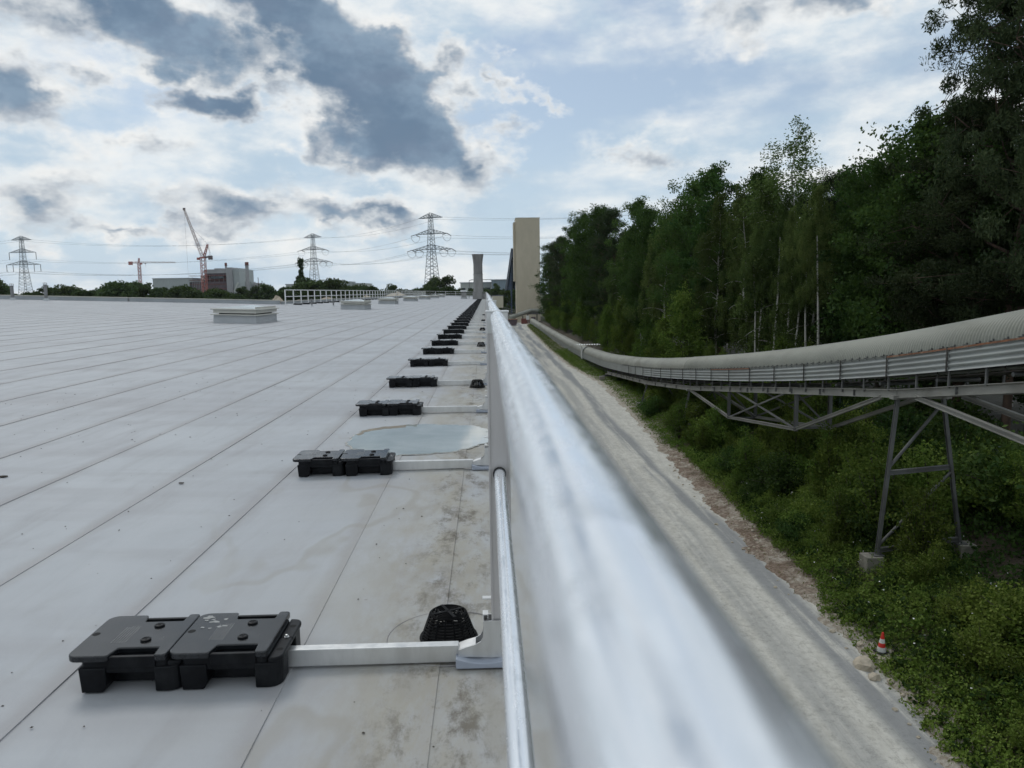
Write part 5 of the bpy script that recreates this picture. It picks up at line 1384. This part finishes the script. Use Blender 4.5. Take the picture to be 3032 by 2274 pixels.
# bare birch stems showing between the crowns
me_stem = MB().tube([(0, 0, 0), (0.10, 0.02, 3.5), (0.12, 0.1, 7), (0.3, 0.1, 11.0)], [0.085, 0.075, 0.06, 0.03], 7).mesh('birch_stem', M['birchbark'], 180, fix=False)
for k in range(7):
    y = 42+k*2.1+rt_.uniform(-0.5, 0.5); x = 18.7+rt_.uniform(-0.2, 0.9)
    t_ = thing('birch_tree', 'slim birch with a bare white stem at the forest edge', 'tree', (x, y, bank_z(x, y)-0.1), rt_.uniform(0, 6), 'slim white birch stems')
    s = rt_.uniform(0.85, 1.1); t_.scale = (s, s, s); t_.rotation_euler.x = R(rt_.uniform(-4, 4)); t_.rotation_euler.y = R(rt_.uniform(-4, 4))
    place('trunk', me_stem, t_)
    c = place('crown', TREES['b2'][2], t_, (0.2, 0.1, 5.6)); c.scale = (0.42, 0.42, 0.40)

# ================================================================ bushes and weeds on the bank
def bush_mesh(seed, w, h, nleaf, leaf, mat):
    rng = np.random.default_rng(seed); b = MB(); cl = []
    for k in range(15):
        a = k*2.4+rng.normal(0, .3); lean = rng.uniform(0.1, 0.9)
        top = Vector((math.cos(a)*w*lean, math.sin(a)*w*lean, h*rng.uniform(0.45, 1.0)*(1.15-0.5*lean)))
        pts = [Vector((0, 0, 0)), top*0.35+Vector((0, 0, 0.12*h)), top*0.7+Vector((0, 0, 0.08*h)), top]
        b.tube(pts, [0.022, 0.016, 0.011, 0.004], 4)
        for t in (0.45, 0.65, 0.85, 1.0):
            q = top*t; cl.append((q+Vector(rng.normal(0, 0.10*w, 3)), 0.20*w+0.10))
    P = np.concatenate([puff(rng, c, (r, r, r*0.8), int(nleaf/len(cl)*rng.uniform(0.4, 1.6))) for c, r in cl])
    P = P[P[:, 2] > 0.02]
    v, f = rhombi(P, leaf, rng, 0.62, 0.05, 0.45)
    return b.mesh('stem', M['bark'], 180, fix=False), mesh_np('foliage', v, f, M[mat])
BUSH = [bush_mesh(1, 1.0, 1.6, 5200, 0.038, 'herb'), bush_mesh(2, 1.2, 1.3, 5200, 0.042, 'broad'), bush_mesh(3, 0.8, 2.2, 5200, 0.036, 'young'), bush_mesh(4, 1.1, 1.0, 4600, 0.036, 'herb')]
def bush(k, x, y, s, label, group=None, sz=None):
    t_ = thing('shrub', label, 'shrub', (x, y, bank_z(x, y)-0.05), rt_.uniform(0, 6.28), group); t_.scale = (s, s, sz or s)
    place('stem', BUSH[k][0], t_); place('foliage', BUSH[k][1], t_)
bush(2, 13.2, 22.3, 1.25, 'leafy sapling growing inside the foot of the trestle', None, 1.3)
bush(0, 12.75, 21.3, 0.8, 'low bush beside the concrete footing of the trestle')
bush(2, 11.6, 33.5, 1.2, 'light green bush on the bank below the long truss'); bush(1, 12.4, 31.2, 1.4, 'dense bush right of the light green bush on the bank')
bush(2, 11.7, 46.0, 1.1, 'slender sapling in front of the far truss end'); bush(1, 12.0, 55.5, 1.2, 'dark leaning sapling where the gallery nears the ground')
for k in range(260):
    y = 11+ (k/260)**1.3*80 + rt_.uniform(-0.8, 0.8); e = road_edge(y)
    x = e+rt_.uniform(1.5, 8.6)
    far = sst(52, 80, y)
    s = rt_.uniform(0.75, 1.55)*(1-0.45*far)*(0.40+0.60*sst(1.0, 3.4, x-e))
    if abs(x-10.03) < 0.9 and y < 18.8 and y > 16.5: x += 1.6
    if 10.2 < x < 16.0 and 18.8 < y < 24.5: y += 6.0
    bk = rt_.choice((0, 0, 1, 2, 3, 2))
    look = ('rounded bright green bush', 'dark broad-leaved bush', 'upright yellow-green bush', 'low spreading green bush')[bk]
    zone = 'in the weeds at the lower right, nearer than the trestle' if y < 20.5 else 'beside the tall steel trestle' if y < 29 else 'below the truss under the conveyor' if y < 48 else 'where the conveyor comes down to the ground'
    bush(bk, x, y, s, look+' '+zone, look+' '+zone)
for k in range(34):
    y = 15+k*0.95+rt_.uniform(-0.4, 0.4); x = 16.2+rt_.uniform(0, 5.5)
    bush(1 if k % 4 else 3, x, y, rt_.uniform(1.5, 2.3), 'large shaded bush under the pines behind the trestle', 'shaded bushes under the pines')
# herbs and grass as ground cover
def cover(name, n, seed, leaf, hmax, mat, x0, x1, y0, y1, label, patch=0.5, ratio=0.62, power=1.0, droop=0.0):
    rng = np.random.default_rng(seed); pts = []
    ys_ = y0+(y1-y0)*rng.uniform(0, 1, n)**power; us = rng.uniform(x0, x1, n); hh = rng.uniform(0, 1, n)**1.6; kk = rng.uniform(0, 1, n)
    for y, u, h_, k in zip(ys_, us, hh, kk):
        if x0 < 1: u += 0.85*sst(20.5, 23.5, y)*sst(47, 42, y)
        x = road_edge(y)+u
        d = 0.5+0.5*vnoise(x*1.3, y*1.3, 1.0, seed)+0.3*vnoise(x*3, y*3, 1.3, seed)
        if d*sst(x0-0.1, x0+1.0, u) < patch*k: continue
        pts.append((x, y, bank_z(x, y)+0.02+h_*hmax*(0.35+0.65*d)*(0.35+0.65*sst(x0, x0+1.6, u))))
    v, f = rhombi(np.array(pts), leaf, rng, ratio, droop, 0.4)
    o = place(name, mesh_np(name, v, f, M[mat])); struct(o, 'stuff'); o['label'] = label; o['category'] = 'ground cover'
def clumps(name, n, seed, leaf, mat, u0, u1, y0, y1, label, per=46, power=1.3, rmin=0.10, rmax=0.34, hmul=1.25):
    """dome shaped clumps of leaves, packed over the bank"""
    rng = np.random.default_rng(seed); P = []
    for _ in range(n):
        y = y0+(y1-y0)*rng.uniform()**power; u = u0+(u1-u0)*rng.uniform()**1.15+0.85*sst(20.5, 23.5, y)*sst(47, 42, y); x = road_edge(y)+u
        if 0.5*vnoise(x*0.9, y*0.9, 1.0, seed)+0.5*vnoise(x*2.1, y*2.3, 1.0, seed+1) < -0.42: continue
        if (x-10.03)**2+(y-18.3)**2 < 0.10: continue
        if abs(x-12.0) < 0.40 and abs(y-22.95) < 0.42: continue
        r = rng.uniform(rmin, rmax)*(0.55+0.45*sst(u0, u0+1.2, u)); m_ = int(per*(r/rmax)**1.4)+6
        q = rng.normal(size=(m_, 3)); q /= np.linalg.norm(q, axis=1)[:, None]; q[:, 2] = np.abs(q[:, 2])
        q *= (rng.uniform(0.3, 1.0, m_)**0.5)[:, None]
        P.append(np.array((x, y, bank_z(x, y)-0.02)) + q*np.array((r, r, r*hmul*rng.uniform(0.7, 1.7))))
    v, f = rhombi(np.concatenate(P), leaf, rng, 0.66, 0.0, 0.5)
    o = place(name, mesh_np(name, v, f, M[mat])); struct(o, 'stuff'); o['label'] = label; o['category'] = 'ground cover'
clumps('broad_weed_cover', 900, 61, 0.066, 'broad', 0.4, 4.6, 11, 42, 'darker broad-leaved weed clumps on the near bank', 34, 1.3, 0.16, 0.40)
clumps('weed_cover', 4000, 51, 0.034, 'herb', 0.12, 4.6, 11, 42, 'knee high green weeds covering the near bank', 52)
clumps('fresh_weed_cover', 1300, 58, 0.046, 'young', 0.5, 4.6, 11, 42, 'paler yellow-green weed clumps on the near bank', 50, 1.3, 0.14, 0.36)
cover('forest_floor_cover', 150000, 52, 0.065, 0.8, 'broad', 3.5, 13.0, 12, 70, 'dark leafy undergrowth below the conveyor', 0.7, power=1.2)
cover('far_weed_cover', 90000, 53, 0.055, 0.50, 'herb', 0.2, 4.5, 38, 120, 'green weeds along the far road edge', 0.8, power=1.4)
cover('grass_strip', 50000, 54, 0.10, 0.45, 'herb', 0.1, 2.2, 80, 218, 'grassy strip between far road and conveyor', 0.4, 0.12, 1.0, -0.6)
cover('green_grass', 60000, 59, 0.085, 0.42, 'herb', 0.05, 4.2, 11, 60, 'green grass blades between the bank weeds', 0.8, 0.08, 1.3, -0.7)
cover('tall_weeds', 16000, 62, 0.055, 1.05, 'young', 0.7, 4.6, 11, 45, 'tall leafy weed stalks standing above the bank plants', 1.1, 0.30, 1.3, -0.5)
cover('dry_grass', 46000, 55, 0.075, 0.40, 'dryherb', 0.15, 4.0, 11, 60, 'dry grass stalks scattered through the bank weeds', 0.9, 0.07, 1.3, -0.7)
cover('stray_weeds', 5000, 57, 0.03, 0.10, 'dryherb', -0.9, 0.6, 12, 70, 'sparse low weeds creeping onto the road edge', 1.5, 0.6, 1.2)
rng = np.random.default_rng(56); pts = []
for _ in range(170):
    y = 12+22*rng.uniform(); x = road_edge(y)+rng.uniform(0.8, 6); pts.append((x, y, bank_z(x, y)+rng.uniform(0.35, 0.7)))
v, f = rhombi(np.array(pts), 0.028, rng, 0.9, 0, 0.8); o = place('wild_flowers', mesh_np('wild_flowers', v, f, M['petal'])); struct(o, 'stuff'); o['label'] = 'tiny white flowers dotted over the bank weeds'; o['category'] = 'flowers'

# ================================================================ trees on the horizon
def far_tree(seed, H, R_, n, leaf, narrow=False):
    rng = np.random.default_rng(seed); b = MB().tube([(0, 0, 0), (0.1, 0, H*0.5), (0, 0.1, H*0.9)], [0.25, 0.16, 0.05], 6)
    cl = []
    for k in range(34 if not narrow else 70):
        t = rng.uniform(0.12, 1.0); pr = math.sin(math.pi*(0.15+0.8*t))**0.7 if not narrow else (0.75 if t < 0.7 else 0.4)
        a = rng.uniform(0, 6.28); r = R_*pr*rng.uniform(0.25, 0.95); cl.append(((r*math.cos(a), r*math.sin(a), H*t), R_*rng.uniform(0.22, 0.42)))
    P = np.concatenate([puff(rng, c, (r, r, r*(0.75 if not narrow else 1.3)), int(n/len(cl)*rng.uniform(0.5, 1.5))) for c, r in cl])
    v, f = rhombi(P, leaf, rng, 0.65, 0.0)
    return b.mesh('trunk', M['bark'], 180, fix=False), mesh_np('crown', v, f, M['farleaf'])
FAR = [far_tree(61, 12, 4.2, 3600, 0.30), far_tree(62, 10, 4.8, 3600, 0.30), far_tree(63, 14, 3.6, 3600, 0.30), far_tree(64, 11, 5.4, 4000, 0.32)]
POP = far_tree(65, 25, 2.7, 8000, 0.28, True)
def ftree(pr, x, y, s, label, group=None, name='tree', sz=None):
    t_ = thing(name, label, 'tree', (x, y, ROAD_Z-0.3), rt_.uniform(0, 6.28), group); t_.scale = (s, s, sz or s)
    place('trunk', pr[0], t_); place('crown', pr[1], t_)
ftree(POP, -82.5, 350, 1.0, 'tall narrow poplar in front of the middle pylon', None, 'poplar_tree', 1.0)
ftree(FAR[2], -221, 345, 1.35, 'dark leafy tree at the far left edge above the roof', None, 'broadleaf_tree', 1.45); ftree(FAR[0], -209, 345, 1.2, 'second dark tree just right of the far left one', None, 'broadleaf_tree', 1.2)
ftree(FAR[3], -22, 330, 1.25, 'wide tree at the foot of the tall pylon', None, 'broadleaf_tree', 1.4); ftree(FAR[0], -16.5, 330, 1.2, 'tree right of the foot of the tall pylon', None, 'broadleaf_tree', 1.32)
ftree(FAR[2], 3.6, 330, 0.9, 'dark small tree right of the concrete chimney', None, 'broadleaf_tree', 0.95); ftree(FAR[1], 8.0, 330, 0.9, 'low tree between the slate hall and the cream cabin', None, 'broadleaf_tree', 0.95)
for k in range(130):
    u = (k+rt_.uniform(0, 1))/130
    y = rt_.choice((260, 300, 350, 400)); ang = -0.64+0.68*u
    x = y*math.tan(ang)
    top = (2.0+4.2*rt_.random()**2 + (1.5 if ang < -0.40 else 0) + 1.0*math.sin(u*23)) if ang < -0.06 else 0.8+2.4*rt_.random()
    pr = rt_.choice(FAR); h = {0: 12, 1: 10, 2: 14, 3: 11}[FAR.index(pr)]
    s = (top-ROAD_Z+0.3)/(h*1.02)
    seg = 'around the leftmost pylon' if ang < -0.47 else 'below the two cranes' if ang < -0.33 else 'between the plant and the middle pylon' if ang < -0.22 else 'between the middle and the tall pylon' if ang < -0.08 else 'around the concrete chimney'
    ftree(pr, x, y, s*rt_.uniform(0.9, 1.3), 'small dark tree of the distant tree line '+seg, 'distant tree line '+seg, 'broadleaf_tree', s)

# ================================================================ air
hzm = bpy.data.materials.new('air'); hzm.use_nodes = True
_n = hzm.node_tree; _n.nodes.clear()
_o = _n.nodes.new('ShaderNodeOutputMaterial'); _v = _n.nodes.new('ShaderNodeVolumePrincipled')
_v.inputs['Color'].default_value = (0.80, 0.88, 0.96, 1); _v.inputs['Density'].default_value = 0.00004; _v.inputs['Anisotropy'].default_value = 0.2
_n.links.new(_v.outputs[0], _o.inputs['Volume'])
hb = MB().box(-2600, 2600, -2600, 2600, -9.6, 90).build('haze', hzm); struct(hb, 'stuff'); hb['label'] = 'thin summer haze over the whole place'; hb['category'] = 'haze'
